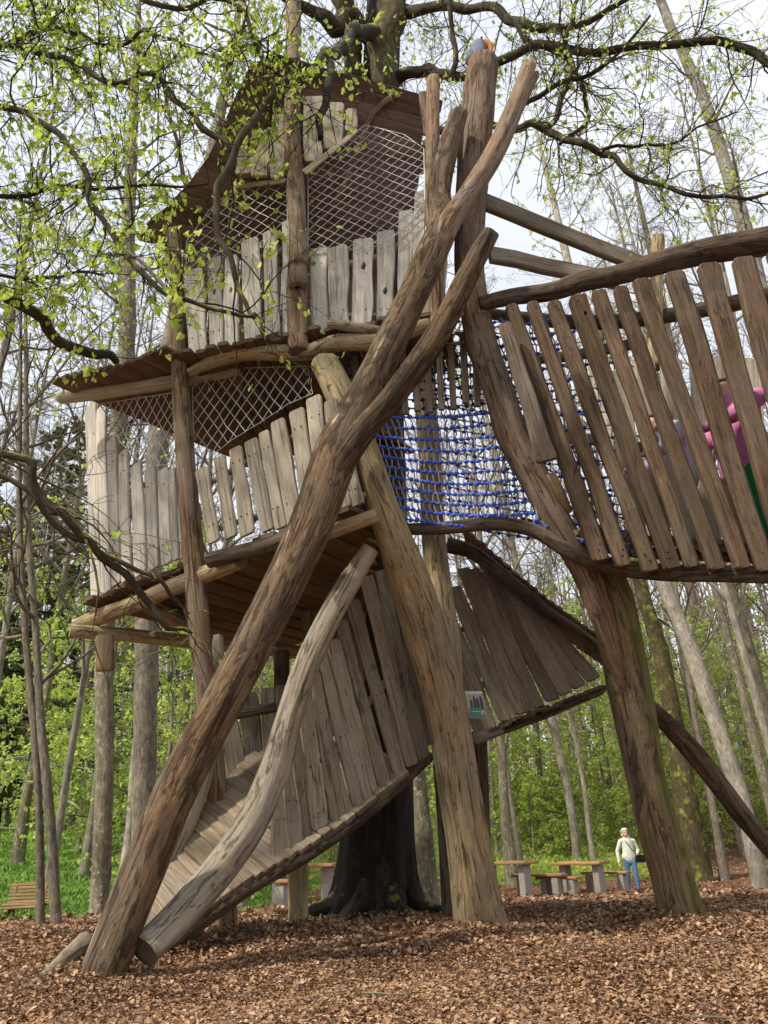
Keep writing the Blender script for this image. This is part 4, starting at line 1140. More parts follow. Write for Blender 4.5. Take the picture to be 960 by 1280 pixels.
for k, (dx, dz, ra, rb_) in enumerate(bk):
    t_ = np.linspace(0, 2 * np.pi, 12, endpoint=False)
    tilt = k / (len(bk) - 1) * R(85)
    rows.append(np.stack([bp[0] + px_ * (dx + ra * np.sin(tilt) * np.cos(t_)), bp[1] + px_ * rb_ * np.sin(t_) - px_ * 2.5, bp[2] + px_ * (dz * .92 - 4 + ra * np.cos(tilt) * np.cos(t_))], -1))
v = np.array(rows).reshape(-1, 3); i = np.arange(len(bk) - 1)[:, None] * 12; j = np.arange(12)[None]; j2 = (j + 1) % 12
mb.add(v, np.stack([i + j, i + j2, i + 12 + j2, i + 12 + j], -1).reshape(-1, 4))
mb.build('beak', bo_, bird, smooth=True)
for dx in (9, 4):
    mb = MB(); ellipsoid(mb, bp + px_ * np.array([dx, -8, 0]), (px_ * 4, px_ * 4, px_ * 3), n=10); mb.build('foot', bo_, bird, smooth=True)
mb = MB(); ellipsoid(mb, bp + px_ * np.array([3, -8.6, 34]), (px_ * 1.6, px_ * 1.2, px_ * 1.6), n=8); mb.build('eye', m_fig, bird, smooth=True)
# ------------------------------------------------------------------ trees
def rot_about(v, axis, a):
    axis = nrm(axis)
    return v * math.cos(a) + np.cross(axis, v) * math.sin(a) + axis * np.dot(axis, v) * (1 - math.cos(a))
def perp(d, g):
    r = g.normal(0, 1, 3)
    return nrm(r - np.dot(r, d) * d)
def wander(p0, d0, L, n, g, curl=.12, up=.0):
    pts = [np.asarray(p0, float)]; d = nrm(d0)
    for k in range(n - 1):
        d = nrm(d + g.normal(0, curl, 3) + np.array([0, 0, up]))
        pts.append(pts[-1] + d * L / (n - 1))
    return np.array(pts)
def branch_out(parents, g, per, lenf, rfac, ang=(30, 65), n=4, curl=.15, up=.03, t0=.25, rmin=.0025, lmin=0):
    """children of a list of (path, radii)"""
    out = []
    for path, rad in parents:
        L = np.linalg.norm(np.diff(path, axis=0), axis=1).sum()
        m = g.poisson(per * min(1.6, max(.45, L / lmin))) if lmin else per
        for k in range(int(m)):
            t = t0 + (1 - t0) * (k + g.uniform(0, 1)) / max(1, m)
            x = t * (len(path) - 1); i = min(int(x), len(path) - 2); f = x - i
            p = path[i] * (1 - f) + path[i + 1] * f
            r = rad[i] * (1 - f) + rad[i + 1] * f
            d = nrm(path[i + 1] - path[i])
            dd = rot_about(d, perp(d, g), R(g.uniform(*ang)))
            l = L * lenf * g.uniform(.6, 1.25) * (1.15 - .6 * t)
            rr = max(rmin, r * rfac * g.uniform(.75, 1.1))
            pts = wander(p, dd, l, n, g, curl, up)
            out.append((pts, np.linspace(rr, max(rmin * .7, rr * .3), n)))
    return out
def crown_from(trunk, trad, g, h0, nl1, l1, levels, ang1=(40, 75), up=.05, rmin=.004, leafy=0, leafsize=.06, tmpl=LEAF2, curl=.13):
    """limbs, twigs and leaf positions grown off a trunk path"""
    L1 = []
    N = len(trunk)
    seg = np.concatenate([[0], np.cumsum(np.linalg.norm(np.diff(trunk, axis=0), axis=1))]); seg = seg / seg[-1]
    for k in range(nl1):
        t = h0 + (1 - h0) * ((k + g.uniform(.1, .9)) / nl1) ** .9
        p = np.array([np.interp(t, seg, trunk[:, c]) for c in range(3)]); r = np.interp(t, seg, trad)
        i = min(N - 2, max(0, int(np.searchsorted(seg, t)) - 1)); d = nrm(trunk[i + 1] - trunk[i])
        az = k * 2.4 + g.uniform(-.5, .5)
        side = nrm(np.array([math.cos(az), math.sin(az), 0]) - d * (math.cos(az) * d[0] + math.sin(az) * d[1]))
        a = R(g.uniform(*ang1))
        dd = d * math.cos(a) + side * math.sin(a)
        l = l1 * g.uniform(.65, 1.2) * (1.15 - .75 * (t - h0) / (1 - h0))
        rr = min(r * .6, max(.012, .016 * l + .004))
        pts = wander(p, dd, l, 8, g, curl, up)
        L1.append((pts, np.linspace(rr, max(rmin, rr * .22), 8)))
    lv = [L1]
    for (per, lf, rf, n) in levels:
        lv.append(branch_out(lv[-1], g, per, lf, rf, n=n, curl=curl + .04, up=up * .6, rmin=rmin))
    return lv
def leaf_points(paths, g, per, spread=.0):
    pos, dr = [], []
    for path, _ in paths:
        for k in range(per):
            x = g.uniform(.15, 1) * (len(path) - 1); i = min(int(x), len(path) - 2); f = x - i
            p = path[i] * (1 - f) + path[i + 1] * f
            d = nrm(path[i + 1] - path[i])
            pos.append(p + g.normal(0, spread, 3)); dr.append(d * .5 + perp(d, g) + np.array([0, 0, -.35]))
    return np.array(pos), np.array(dr)
def make_tree(name, loc, trunk, trad, g, label, group, barkm, twigm, h0, nl1, l1, levels, leafm=None, leaf_per=0, leafsize=.06, cat='tree', ang1=(40, 75), up=.05, rmin=.004, sides=12, origin0=True, tint=(0, 1), flat=.55, tmpl=LEAF2, limb_mat=None, flare=.0, leaf_from=-1, spread=.0, rough=.05):
    """trunk: path in coordinates relative to loc"""
    root = empty(name, loc, label, cat, group)
    L0 = np.asarray(loc, float)
    tr = np.asarray(trunk, float) + L0
    mb = MB(); log(mb, tr, trad, sides=sides, rough=rough, caps=False, seed=int(g.integers(1e6)))
    lv = crown_from(tr, trad, g, h0, nl1, l1, levels, ang1, up, rmin)
    tubes(mb, [a for a, _ in lv[0]], [b for _, b in lv[0]], 6)
    tk = mb.build('trunk', M[barkm], root, smooth=True)
    mb = MB()
    for k, l_ in enumerate(lv[1:]):
        if l_: tubes(mb, [a for a, _ in l_], [b for _, b in l_], 4 if k == 0 else 3)
    if mb.n: mb.build('crown', M[twigm], root, smooth=True)
    if leafm and leaf_per:
        pos, dr = leaf_points(lv[leaf_from], g, leaf_per, spread)
        mb = MB(); leaves(mb, pos, dr, g.uniform(.7, 1.25, len(pos)) * leafsize, tmpl, g, tint, flat)
        mb.build('foliage', M[leafm], root)
    return root, lv
def straight(H, r0, r1, g, lean=(0, 0), n=14, curl=.02):
    z = np.linspace(0, 1, n)
    wx = np.cumsum(g.normal(0, curl, n)); wy = np.cumsum(g.normal(0, curl, n))
    p = np.stack([lean[0] * z * H + wx * H * .06, lean[1] * z * H + wy * H * .06, z * H], -1); p[0, :2] = 0
    r = r0 + (r1 - r0) * z ** .8
    r[0] *= 1.5; 
    p[0, 2] = -.25
    return p, r

# --- trunks that the photo shows one by one: (px, py, Y=const, width px) polylines
def px_tree(name, pts, Y, label, barkm, twigm, seed, extra=5.0, h0=.45, nl1=14, l1=2.0, levels=((5, .5, .5, 4), (5, .5, .6, 3)), rtop=.35, **kw):
    g = np.random.default_rng(seed)
    W = []
    for k, (x, y, w) in enumerate(pts):
        p = P(x, y, Y); W.append([*p, wpx(w, p) / 2 * (.78 if Y > 20 else .9)])
    W = np.array(W)
    base = W[0, :3].copy(); base[2] = float(ground_z(base[0], base[1]))
    d = nrm(W[-1, :3] - W[-2, :3])
    d = nrm(d + np.array([0, 0, .35]))
    tip = [np.array([*(W[-1, :3] + d * extra * f), W[-1, 3] * (1 - .65 * f)]) for f in (.5, 1.0)]
    W[0, 2] = base[2] - .15
    rows = smoothpath(np.vstack([W] + tip), .25)
    rows[0, 3] *= 1.35
    return make_tree(name, base, rows[:, :3] - base, rows[:, 3], g, label, kw.pop('group', None), barkm, twigm, h0, nl1, l1, levels, **kw)
TW = ((5, .55, .5, 4), (5, .5, .6, 3), (3, .55, .7, 3))
px_tree('thin_tree', [(55, 1152, 13), (49, 1014, 11), (41, 897, 10), (31, 780, 9), (24, 640, 8)], 9.0, 'thinner of two slim twin stems standing before the slatted lounger', 'bark_grey', 'twig', 101, extra=4, h0=.25, nl1=16, l1=1.5, levels=((4, .5, .5, 4), (4, .5, .6, 3)))
px_tree('thin_tree', [(76, 1152, 16), (62, 1014, 13), (51, 897, 11), (44, 780, 10), (34, 640, 9)], 9.0, 'thicker of two slim twin stems standing before the slatted lounger', 'bark_grey', 'twig', 102, extra=4, h0=.25, nl1=18, l1=1.6, levels=((4, .5, .5, 4), (4, .5, .6, 3)))
px_tree('mossy_tree', [(127, 1106, 27), (130, 1000, 24), (131, 900, 25), (132, 800, 25), (140, 600, 23), (158, 430, 22), (160, 300, 20)], 12.5, 'trunk with white lichen patches and a mossy foot left of the cabin', 'bark_lichen', 'twig', 103, extra=7, h0=.22, nl1=22, l1=2.6, levels=TW, leafm='leaf_beech', leaf_per=1, leafsize=.06)
px_tree('tall_tree', [(178, 1105, 34), (181, 1000, 32), (183, 850, 32), (188, 700, 31), (205, 480, 29), (245, 300, 24)], 12.5, 'stout straight rough-barked trunk behind the leaning log', 'bark_grey', 'twig', 104, extra=7, h0=.35, nl1=20, l1=3.4, levels=TW)
px_tree('pale_tree', [(948, 1098, 27), (930, 1010, 26), (895, 905, 26), (862, 810, 24), (826, 720, 22), (770, 560, 20), (735, 430, 18)], 22, 'pale leaning beech behind the dark slanting log', 'bark_beech', 'twig_far', 105, extra=9, h0=.3, nl1=20, l1=3.0, levels=TW, leafm='leaf_beech', leaf_per=1, leafsize=.07)
px_tree('pale_tree', [(1010, 1085, 22), (965, 920, 21), (930, 790, 19), (906, 715, 18), (870, 580, 16), (840, 440, 14)], 24, 'pale leaning trunk speckled with moss under the bridge', 'bark_lichen', 'twig_far', 106, extra=9, h0=.3, nl1=18, l1=3.0, levels=TW, leafm='leaf_beech', leaf_per=1, leafsize=.07)
px_tree('dark_tree', [(868, 1072, 44), (855, 980, 36), (836, 870, 28), (822, 800, 25), (800, 730, 22), (780, 600, 18)], 26, 'dark mossy trunk showing past the right edge of the mossy leg', 'bark_moss', 'twig', 107, extra=8, h0=.5, nl1=14, l1=2.4, levels=TW, leafm='leaf_beech', leaf_per=2, leafsize=.075)
px_tree('pale_tree', [(722, 1082, 14), (712, 1000, 13), (690, 900, 13), (668, 800, 12), (640, 680, 11)], 31, 'slender pale trunk behind the picnic table', 'bark_beech', 'twig_far', 108, extra=9, h0=.3, nl1=16, l1=2.8, levels=TW, leafm='leaf_beech', leaf_per=2, leafsize=.08)
px_tree('pale_tree', [(538, 1132, 27), (530, 1050, 25), (520, 960, 24), (505, 800, 22), (490, 600, 20)], 11.0, 'pale spotted trunk between the dark tree and the tan trunk', 'bark_lichen', 'twig', 109, extra=5, h0=.6, nl1=12, l1=2.4, levels=((5, .55, .5, 4), (5, .5, .6, 3)))
px_tree('pale_tree', [(960, 420, 22), (930, 285, 19), (905, 200, 17), (880, 125, 15), (850, 60, 13), (825, 0, 12)], 12.5, 'tall pale trunk rising above the bridge rail', 'bark_beech', 'twig_far', 110, extra=4, h0=.25, nl1=22, l1=2.2, levels=TW, leafm='leaf_lime', leaf_per=1, leafsize=.06)

# --- the dark old tree that carries the house
g = np.random.default_rng(200)
oldb = G(468, 1155); oldY = 8.6
base = P(468, 1150, oldY); base[2] = float(ground_z(base[0], base[1]))
rows = []
for (x, y, w) in [(466, 1166, 150), (466, 1145, 128), (468, 1110, 104), (470, 1060, 92), (472, 1000, 86), (474, 900, 78), (476, 700, 66), (474, 400, 52), (474, 200, 47), (478, 60, 44), (484, -60, 40), (500, -200, 34)]:
    p = P(x, y, oldY); rows.append([*p, wpx(w, p) / 2])
rows = np.array(rows); rows = smoothpath(rows, .12)
old = empty('old_tree', base, 'old dark tree with flaring roots growing up through the tree house', 'tree')
mb = MB()
n_ = 30; th = np.linspace(0, 2 * np.pi, n_, endpoint=False)
V = []; GR = []
for k, (x, y, z, r_) in enumerate(rows):
    hz = max(0, z - base[2]); fl = math.exp(-hz / .45)
    rad = r_ * (1 + .16 * fl * np.sin(5 * th + .6) + .10 * fl * np.sin(8 * th + 2) + .03 * np.sin(11 * th + hz * .8) + .02 * np.sin(17 * th - hz) + .05 * np.sin(3 * th + hz * .5))
    V.append(np.stack([x + rad * np.cos(th), y + rad * np.sin(th), np.full(n_, z)], -1))
    GR.append(np.stack([np.cos(th) * r_, np.sin(th) * r_, np.full(n_, hz)], -1))
V = np.array(V).reshape(-1, 3); i = np.arange(len(rows) - 1)[:, None] * n_; j = np.arange(n_)[None]; j2 = (j + 1) % n_
mb.add(V, np.stack([i + j, i + j2, i + n_ + j2, i + n_ + j], -1).reshape(-1, 4), None, np.array(GR).reshape(-1, 3))
for a in np.linspace(.3, 6.1, 8):        # surface roots
    d = np.array([math.cos(a), math.sin(a), 0]); r0 = rows[0, 3] * .8
    pts = [base + d * (r0 * f) + np.array([.06 * math.sin(f * 5 + a), 0, 0]) for f in (.6, 1.0, 1.35, 1.7)]
    for q, h in zip(pts, (.28, .12, .05, -.03)): q[2] = float(ground_z(q[0], q[1])) + h
    log(mb, smoothpath(np.array(pts), .08), np.linspace(.11, .03, len(smoothpath(np.array(pts), .08))), sides=10, caps=False)
mb.build('trunk', M['bark_dark_shade'], old, smooth=True)
# mossy limbs of the old tree and of the linden outside the left edge
def limb(pts, thin=1.0):
    rows = []
    for x, y, Y, w in pts:
        p = P(x, y, Y); rows.append([*p, wpx(w, p) / 2])
    rows = np.array(rows)
    c = smoothpath(rows, .28)                     # kinked: coarse points pushed about, then joined
    c[1:-1, :3] += rng.normal(0, 1, (len(c) - 2, 3)) * np.minimum(.035, c[1:-1, 3:4] * .6 + .008)
    r = []
    for a_, b_ in zip(c[:-1], c[1:]):
        n_ = max(2, int(np.linalg.norm(b_[:3] - a_[:3]) / .07))
        r += [a_ + (b_ - a_) * f_ for f_ in np.linspace(0, 1, n_, endpoint=False)]
    r = np.array(r + [c[-1]])
    sm = r.copy(); sm[1:-1] = (r[:-2] + 2 * r[1:-1] + r[2:]) / 4
    return sm[:, :3], np.maximum(sm[:, 3] * .8 * thin, .004)
def limbs_on(tree, specs, seed, twig_per=7, leaf_per=2, leafsize=.06, matn='branch_moss', tw2=4, name='limb', thin=1.0, per=1):
    g = np.random.default_rng(seed)
    br = [limb(s_, thin) for s_ in specs]
    for p, r in br:
        mb = MB(); log(mb, p, r, sides=10, rough=.09, caps=True, seed=int(g.integers(1e6))); mb.build(name, M[matn], tree, smooth=True)
    def tw(parents, per_m, lo, hi, rf, n, up):
        out = []
        for path, rad in parents:
            L = np.linalg.norm(np.diff(path, axis=0), axis=1).sum()
            for k in range(g.poisson(per_m * L)):
                x = g.uniform(.05, 1) * (len(path) - 1); i = min(int(x), len(path) - 2)
                d = nrm(path[i + 1] - path[i]); dd = rot_about(d, perp(d, g), R(g.uniform(25, 75)))
                l = g.uniform(lo, hi); rr = min(rad[i] * .6, max(.003, l * .009))
                out.append((wander(path[i], dd, l, n, g, .22, up), np.linspace(rr, .002, n)))
        return out
    t1 = tw(br, twig_per, .3, 1.15, .5, 9, .0)
    t2 = tw(t1, tw2, .12, .55, .5, 6, -.02)
    t3 = tw(t2, 4, .05, .25, .5, 4, -.03)
    mb = MB(); tubes(mb, [a for a, _ in t1 + t2 + t3], [b for _, b in t1 + t2 + t3], 4); mb.build('twigs', M['branch_moss'], tree, smooth=True, kind='stuff')
    if leaf_per:
        pos, dr = leaf_points(t2 + t3, g, per, .0)
        keep = g.uniform(0, 1, len(pos)) < leaf_per
        pos, dr = pos[keep], dr[keep]
        dr = dr * .5 + np.array([0, 0, -.6])
        mb = MB(); leaves(mb, pos, dr, g.uniform(.6, 1.2, len(pos)) * leafsize, LEAFH, g, (0, 1), .35)
        mb.build('foliage', M['leaf_lime'], tree, kind='stuff')
    return br
limbs_on(old, [
    [(480, 80, 8.5, 24), (440, 20, 8.2, 26), (415, 40, 8.0, 34), (395, 15, 7.8, 24), (360, 0, 7.6, 20), (330, -30, 7.4, 18)],
    [(482, 120, 8.5, 30), (520, 85, 8.0, 22), (570, 95, 7.6, 18), (620, 80, 7.2, 17), (690, 60, 6.8, 16), (760, 62, 6.4, 15), (830, 55, 6.2, 15), (900, 52, 6.0, 16), (940, 66, 5.9, 17), (985, 110, 5.8, 16)],
    [(490, 20, 8.5, 30), (540, 8, 7.8, 20), (600, 12, 7.4, 17), (650, 28, 7.1, 18), (705, 32, 6.8, 14), (760, 18, 6.6, 10), (800, -10, 6.4, 8)],
    [(484, 160, 8.5, 26), (540, 165, 7.8, 16), (600, 160, 7.2, 14), (645, 155, 6.8, 15), (682, 162, 6.6, 15), (706, 181, 6.5, 13), (748, 189, 6.4, 13), (782, 213, 6.3, 11), (832, 236, 6.2, 10), (882, 247, 6.1, 9), (935, 248, 6.0, 8), (980, 236, 5.9, 6)],
    [(645, 28, 7.1, 12), (668, 50, 7.0, 14), (700, 66, 6.9, 13), (716, 90, 6.8, 12), (735, 120, 6.7, 9), (730, 160, 6.6, 8), (700, 180, 6.5, 7)],
    [(682, 162, 6.6, 10), (700, 130, 6.6, 11), (712, 90, 6.6, 11), (712, 50, 6.6, 10), (722, 10, 6.6, 8), (730, -20, 6.6, 7)],
    [(640, 150, 6.8, 10), (672, 126, 6.7, 10), (706, 105, 6.6, 9), (745, 88, 6.5, 7), (780, 60, 6.4, 6), (812, 20, 6.3, 5)],
    [(560, 100, 7.6, 12), (568, 60, 7.5, 10), (562, 20, 7.4, 9), (565, -20, 7.3, 8)],
    [(748, 189, 6.4, 7), (790, 180, 6.3, 6), (830, 182, 6.2, 5), (870, 160, 6.1, 4), (920, 140, 6.0, 3)],
    ], 301, twig_per=11, tw2=6, leaf_per=.6, leafsize=.048, thin=.8)
limbs_on(old, [[(474, 150, 8.35, 40), (478, 90, 8.25, 44), (484, 40, 8.2, 44), (492, -10, 8.1, 40), (505, -80, 8.0, 34)], [(452, 130, 8.4, 30), (438, 60, 8.3, 30), (432, 10, 8.2, 30), (428, -50, 8.1, 26)]], 305, twig_per=2, tw2=3, leaf_per=.3, leafsize=.05, matn='bark_moss')
limbs_on(old, [
    [(478, 60, 8.5, 30), (455, 40, 7.8, 22), (430, 55, 6.8, 18), (405, 76, 5.6, 15), (372, 102, 5.3, 13), (340, 126, 5.1, 12), (318, 160, 5.0, 12), (298, 192, 4.95, 12), (273, 232, 4.9, 12), (275, 275, 4.9, 11), (285, 322, 4.9, 10), (298, 360, 4.9, 9), (312, 388, 4.9, 8), (325, 402, 4.9, 6)],
    [(412, 78, 5.6, 12), (404, 110, 5.45, 13), (402, 145, 5.42, 12), (400, 172, 5.4, 10)],
    ], 306, twig_per=3, tw2=3, leaf_per=.22, leafsize=.052, thin=.95)
lb = np.array([-4.6, 4.6, 0.0]); lb[2] = float(ground_z(lb[0], lb[1]))
g = np.random.default_rng(302)
tp, trd = straight(11, .22, .09, g, lean=(-.02, .0))
linden, _ = make_tree('linden_tree', lb, tp, trd, g, 'linden outside the cabin whose mossy boughs with fresh leaves hang before the roofs', None, 'bark_moss', 'branch_moss', .5, 10, 2.5, ((5, .5, .5, 4), (5, .5, .6, 3)))
LX = -4.6
def fromtree(z, rest, w=16):
    """a first point on the linden's trunk"""
    p = np.array([LX, 4.6, lb[2] + z]); d = p - CAM
    return [(480 + F * (d @ _r) / (d @ _f), 640 - F * (d @ _u) / (d @ _f), 4.6 / K, w)] + rest
limbs_on(linden, [
    fromtree(6.6, [(0, 135, 5.2, 12), (50, 150, 5.1, 12), (85, 182, 5.05, 11), (110, 225, 5.0, 11), (135, 280, 4.95, 11), (170, 330, 4.9, 10), (210, 365, 4.88, 9), (260, 382, 4.88, 8), (305, 392, 4.88, 7), (325, 398, 4.88, 5)]),
    fromtree(7.4, [(60, 60, 5.3, 11), (110, 88, 5.2, 11), (150, 100, 5.15, 10), (185, 90, 5.1, 9), (210, 108, 5.05, 10), (240, 140, 5.0, 11), (268, 168, 5.0, 11), (290, 190, 4.98, 10)]),
    fromtree(8.2, [(120, -20, 5.3, 9), (200, 8, 5.2, 9), (290, -5, 5.1, 8), (318, 52, 5.1, 8), (335, 90, 5.1, 7), (345, 124, 5.1, 6)]),
    fromtree(6.0, [(0, 240, 5.6, 9), (60, 236, 5.5, 8), (120, 238, 5.4, 7), (190, 232, 5.3, 6), (260, 230, 5.3, 4)]),
    fromtree(7.0, [(0, 60, 5.6, 9), (60, 30, 5.6, 8), (130, 60, 5.5, 7), (180, 40, 5.4, 6), (240, 60, 5.3, 5), (290, 80, 5.2, 4)]),
    fromtree(5.2, [(0, 345, 5.4, 7), (40, 350, 5.4, 6), (90, 340, 5.3, 5), (130, 345, 5.3, 4)]),
    ], 303, twig_per=11, tw2=8, leaf_per=1.0, leafsize=.05, thin=.85, per=2)
limbs_on(linden, [
    fromtree(4.9, [(0, 360, 5.6, 18), (40, 392, 5.8, 19), (80, 422, 6.1, 18), (120, 442, 6.4, 16), (145, 452, 6.7, 12)], 22),
    fromtree(3.4, [(0, 560, 5.0, 12), (40, 600, 5.1, 13), (80, 645, 5.2, 13), (120, 685, 5.3, 13), (155, 720, 5.4, 12), (185, 755, 5.5, 11), (212, 785, 5.6, 8), (240, 792, 5.7, 5)]),
    fromtree(3.3, [(0, 596, 5.2, 9), (45, 628, 5.25, 9), (92, 668, 5.3, 9), (130, 690, 5.35, 8), (172, 712, 5.4, 7), (210, 745, 5.5, 6), (236, 768, 5.6, 4)]),
    ], 304, twig_per=4, tw2=3, leaf_per=.07, leafsize=.055)
# ------------------------------------------------------------------ wood around: kinds built once, then copied
def kind_bare(seed, H, r0, nl1=20, l1=3.0, h0=.3, leafm=None, leaf_per=0, barkm='bark_grey', twigm='twig_far', levels=((6, .5, .5, 4), (5, .5, .6, 3), (5, .55, .7, 3)), up=.06, ang1=(30, 60), leafsize=.07):
    g = np.random.default_rng(seed)
    p, r = straight(H, r0, r0 * .2, g, lean=(g.uniform(-.05, .05), g.uniform(-.03, .03)), curl=.03)
    return lambda name, loc, label, group: make_tree(name, loc, p, r, g, label, group, barkm, twigm, h0, nl1, l1, levels, leafm=leafm, leaf_per=leaf_per, leafsize=leafsize, up=up, ang1=ang1, rmin=.0038, sides=9)[0]
protos = {
    'bare_tree': [kind_bare(401, 17, .10, nl1=22, l1=3.4), kind_bare(402, 15, .085, h0=.22, l1=3.2, barkm='bark_beech'), kind_bare(403, 19, .13, h0=.3, nl1=22, l1=4.0, barkm='bark_lichen')],
    'young_beech': [kind_bare(411, 9, .07, nl1=26, l1=2.6, h0=.12, leafm='leaf_beech', leaf_per=6, levels=((6, .5, .5, 4), (5, .5, .6, 3)), up=0.0, ang1=(60, 95), barkm='bark_beech', leafsize=.095),
                    kind_bare(412, 7, .06, nl1=24, l1=2.3, h0=.08, leafm='leaf_beech', leaf_per=6, levels=((6, .5, .5, 4), (5, .5, .6, 3)), up=0.0, ang1=(60, 95), barkm='bark_grey', leafsize=.095)],
    'shrub': [kind_bare(421, 2.4, .03, nl1=22, l1=1.3, h0=.04, leafm='leaf_beech', leaf_per=5, levels=((6, .5, .5, 4), (5, .5, .6, 3)), up=.02, ang1=(35, 80), leafsize=.08)],
    'conifer': [kind_bare(431, 16, .2, nl1=70, l1=2.8, h0=.12, leafm='leaf_dark', leaf_per=7, levels=((9, .42, .5, 4), (6, .4, .6, 3)), up=-.04, ang1=(75, 105), barkm='bark_dark_shade', leafsize=.13)],
}
LBL = {
    'bare_tree': ('tall bare grey tree in the wood beyond the picnic tables', 'bare trees of the wood'),
    'young_beech': ('young beech with tiers of fresh light green leaves in the wood', 'young beeches of the wood'),
    'shrub': ('low leafy bush with fresh green leaves at the edge of the wood', 'bushes at the edge of the wood'),
    'conifer': ('dark green conifer standing in the wood', 'conifers of the wood'),
}
first = {}
def plant(kind, which, px, Y, sc=1.0, rz=0.0):
    loc = GY(px, Y)
    key = (kind, which)
    if key not in first:
        first[key] = protos[kind][which](kind, np.zeros(3), *LBL[kind])
        o = first[key]
        first[key].location = loc.tolist(); first[key].rotation_euler = (0, 0, rz); first[key].scale = (sc,) * 3
    else:
        o = copy_thing(first[key], loc, rz, sc)
    where = 'behind the slatted lounger and the clearing' if px < 230 else 'behind the ramp and the old tree' if px < 560 else 'beyond the picnic tables' if px < 800 else 'past the dark slanting log'
    look = {'bare_tree': ('straight grey bare tree', 'pale smooth bare beech', 'tall spotted bare tree'), 'young_beech': ('taller young beech in fresh leaf', 'low grey-stemmed sapling in leaf'), 'shrub': ('low fresh green bush',), 'conifer': ('dark green conifer',)}[kind][which]
    if kind == 'conifer' and px >= 230: where = 'deep in the wood behind the ramp'
    o['label'] = look + ' ' + where
    o['group'] = LBL[kind][1]
g = np.random.default_rng(500)
# bare trees: left and right of the house and beyond
for (px, Y, w) in [(-120, 14, 0), (-40, 19, 1), (20, 24, 2), (60, 17, 1), (105, 21, 0), (155, 19, 1), (215, 27, 2), (260, 18, 0), (310, 23, 1), (-90, 27, 2), (0, 33, 0), (80, 31, 2), (140, 36, 1), (250, 38, 2), (340, 33, 0), (420, 27, 2), (455, 38, 1),
                  (575, 24, 1), (610, 31, 0), (640, 26, 2), (655, 27, 1), (690, 35, 2), (745, 30, 1), (780, 38, 0), (832, 30, 1), (1075, 15, 0), (905, 33, 0), (850, 30, 2), (905, 26, 0), (935, 34, 1), (985, 22, 2), (1040, 28, 0), (1110, 20, 1), (1010, 16.5, 1), (1150, 34, 2), (880, 40, 1), (720, 42, 0), (560, 42, 2), (30, 42, 1), (190, 44, 0), (-160, 38, 1), (960, 44, 2)]:
    plant('bare_tree', w, px, Y, g.uniform(.85, 1.2), g.uniform(0, 6.28))
for (px, Y, w) in [(-60, 22, 0), (15, 27, 1), (95, 26, 0), (150, 25, 1), (205, 22, 0), (255, 24, 1), (300, 28, 0), (-20, 36, 1), (120, 33, 0), (230, 33, 1), (330, 38, 0), (280, 19.5, 1),
                  (590, 33, 0), (625, 32, 1), (665, 36, 0), (690, 34, 1), (735, 38, 0), (770, 35, 1), (815, 34, 0), (845, 35, 1), (875, 36, 0), (915, 38, 1), (950, 37, 0), (990, 39, 1), (1040, 34, 0), (1080, 36, 1), (905, 41, 1), (960, 38, 0), (560, 38, 1), (400, 36, 0), (450, 32, 1), (500, 40, 0), (820, 41, 1), (690, 44, 0), (620, 42, 1), (760, 45, 0), (880, 45, 1), (940, 46, 0), (1010, 42, 1), (580, 46, 0)]:
    plant('young_beech', w, px, Y, g.uniform(.8, 1.25), g.uniform(0, 6.28))
for (px, Y) in [(-100, 32), (-20, 33), (30, 38), (-70, 44), (150, 47)]:
    plant('conifer', 0, px, Y, g.uniform(.8, 1.1), g.uniform(0, 6.28))
for k in range(46):
    px = g.uniform(560, 1080); Y = g.uniform(29, 42)
    if 600 < px < 800: Y = max(Y, 31.5)
    if px >= 800: Y = g.uniform(38, 52)
    plant('shrub', 0, px, Y, g.uniform(.5, 1.1), g.uniform(0, 6.28))
for k in range(16):
    plant('shrub', 0, g.uniform(-60, 470), g.uniform(24, 40), g.uniform(.5, 1.0), g.uniform(0, 6.28))

# far mass of the wood: stems and leaves nobody could count
def distant_wood():
    g = np.random.default_rng(600)
    mb = MB()
    n = 420
    Y = g.uniform(46, 95, n); px = g.uniform(-260, 1220, n)
    paths, rad, pos, dr, sz = [], [], [], [], []
    for k in range(n):
        b = GY(px[k], Y[k]); H = g.uniform(11, 19)
        p = b + np.stack([np.cumsum(g.normal(0, .12, 6)), np.cumsum(g.normal(0, .12, 6)), np.linspace(-.3, H, 6)], -1)
        paths.append(p); rad.append(np.linspace(g.uniform(.10, .22), .03, 6))
        for q in range(14):
            t = g.uniform(.3, 1); s_ = b + np.array([0, 0, t * H])
            d = nrm(np.array([g.normal(), g.normal(), g.uniform(.2, 1.2)]))
            paths.append(wander(s_, d, g.uniform(1.2, 3.2), 6, g, .25, .05)); rad.append(np.linspace(.05, .012, 6))
    tubes(mb, paths, rad, 4)
    n = 90000
    Yl = g.uniform(44, 92, n); pl = g.uniform(-260, 1220, n)
    x = (pl - 480) / F * Yl * K * 1.08; y = Yl * K
    cl = .5 + .5 * np.sin(x * .9 + 2 * np.sin(y * .31)) * np.sin(y * .7 + x * .3)
    z = ground_z(x, y) + (g.uniform(0, 1, n) ** 1.5) * (5.5 + 4.5 * cl)
    lv = MB(); leaves(lv, np.stack([x, y, z], -1), g.normal(0, 1, (n, 3)), g.uniform(.14, .32, n), LEAF2, g, (0, 1), .5)
    o = mb.build('distant_wood', M['twig_far'], None, smooth=True, label='far-off wood of grey stems and fresh green leaves', kind='stuff')
    lv.build('foliage', M['leaf_beech'], o, kind='stuff')
distant_wood()

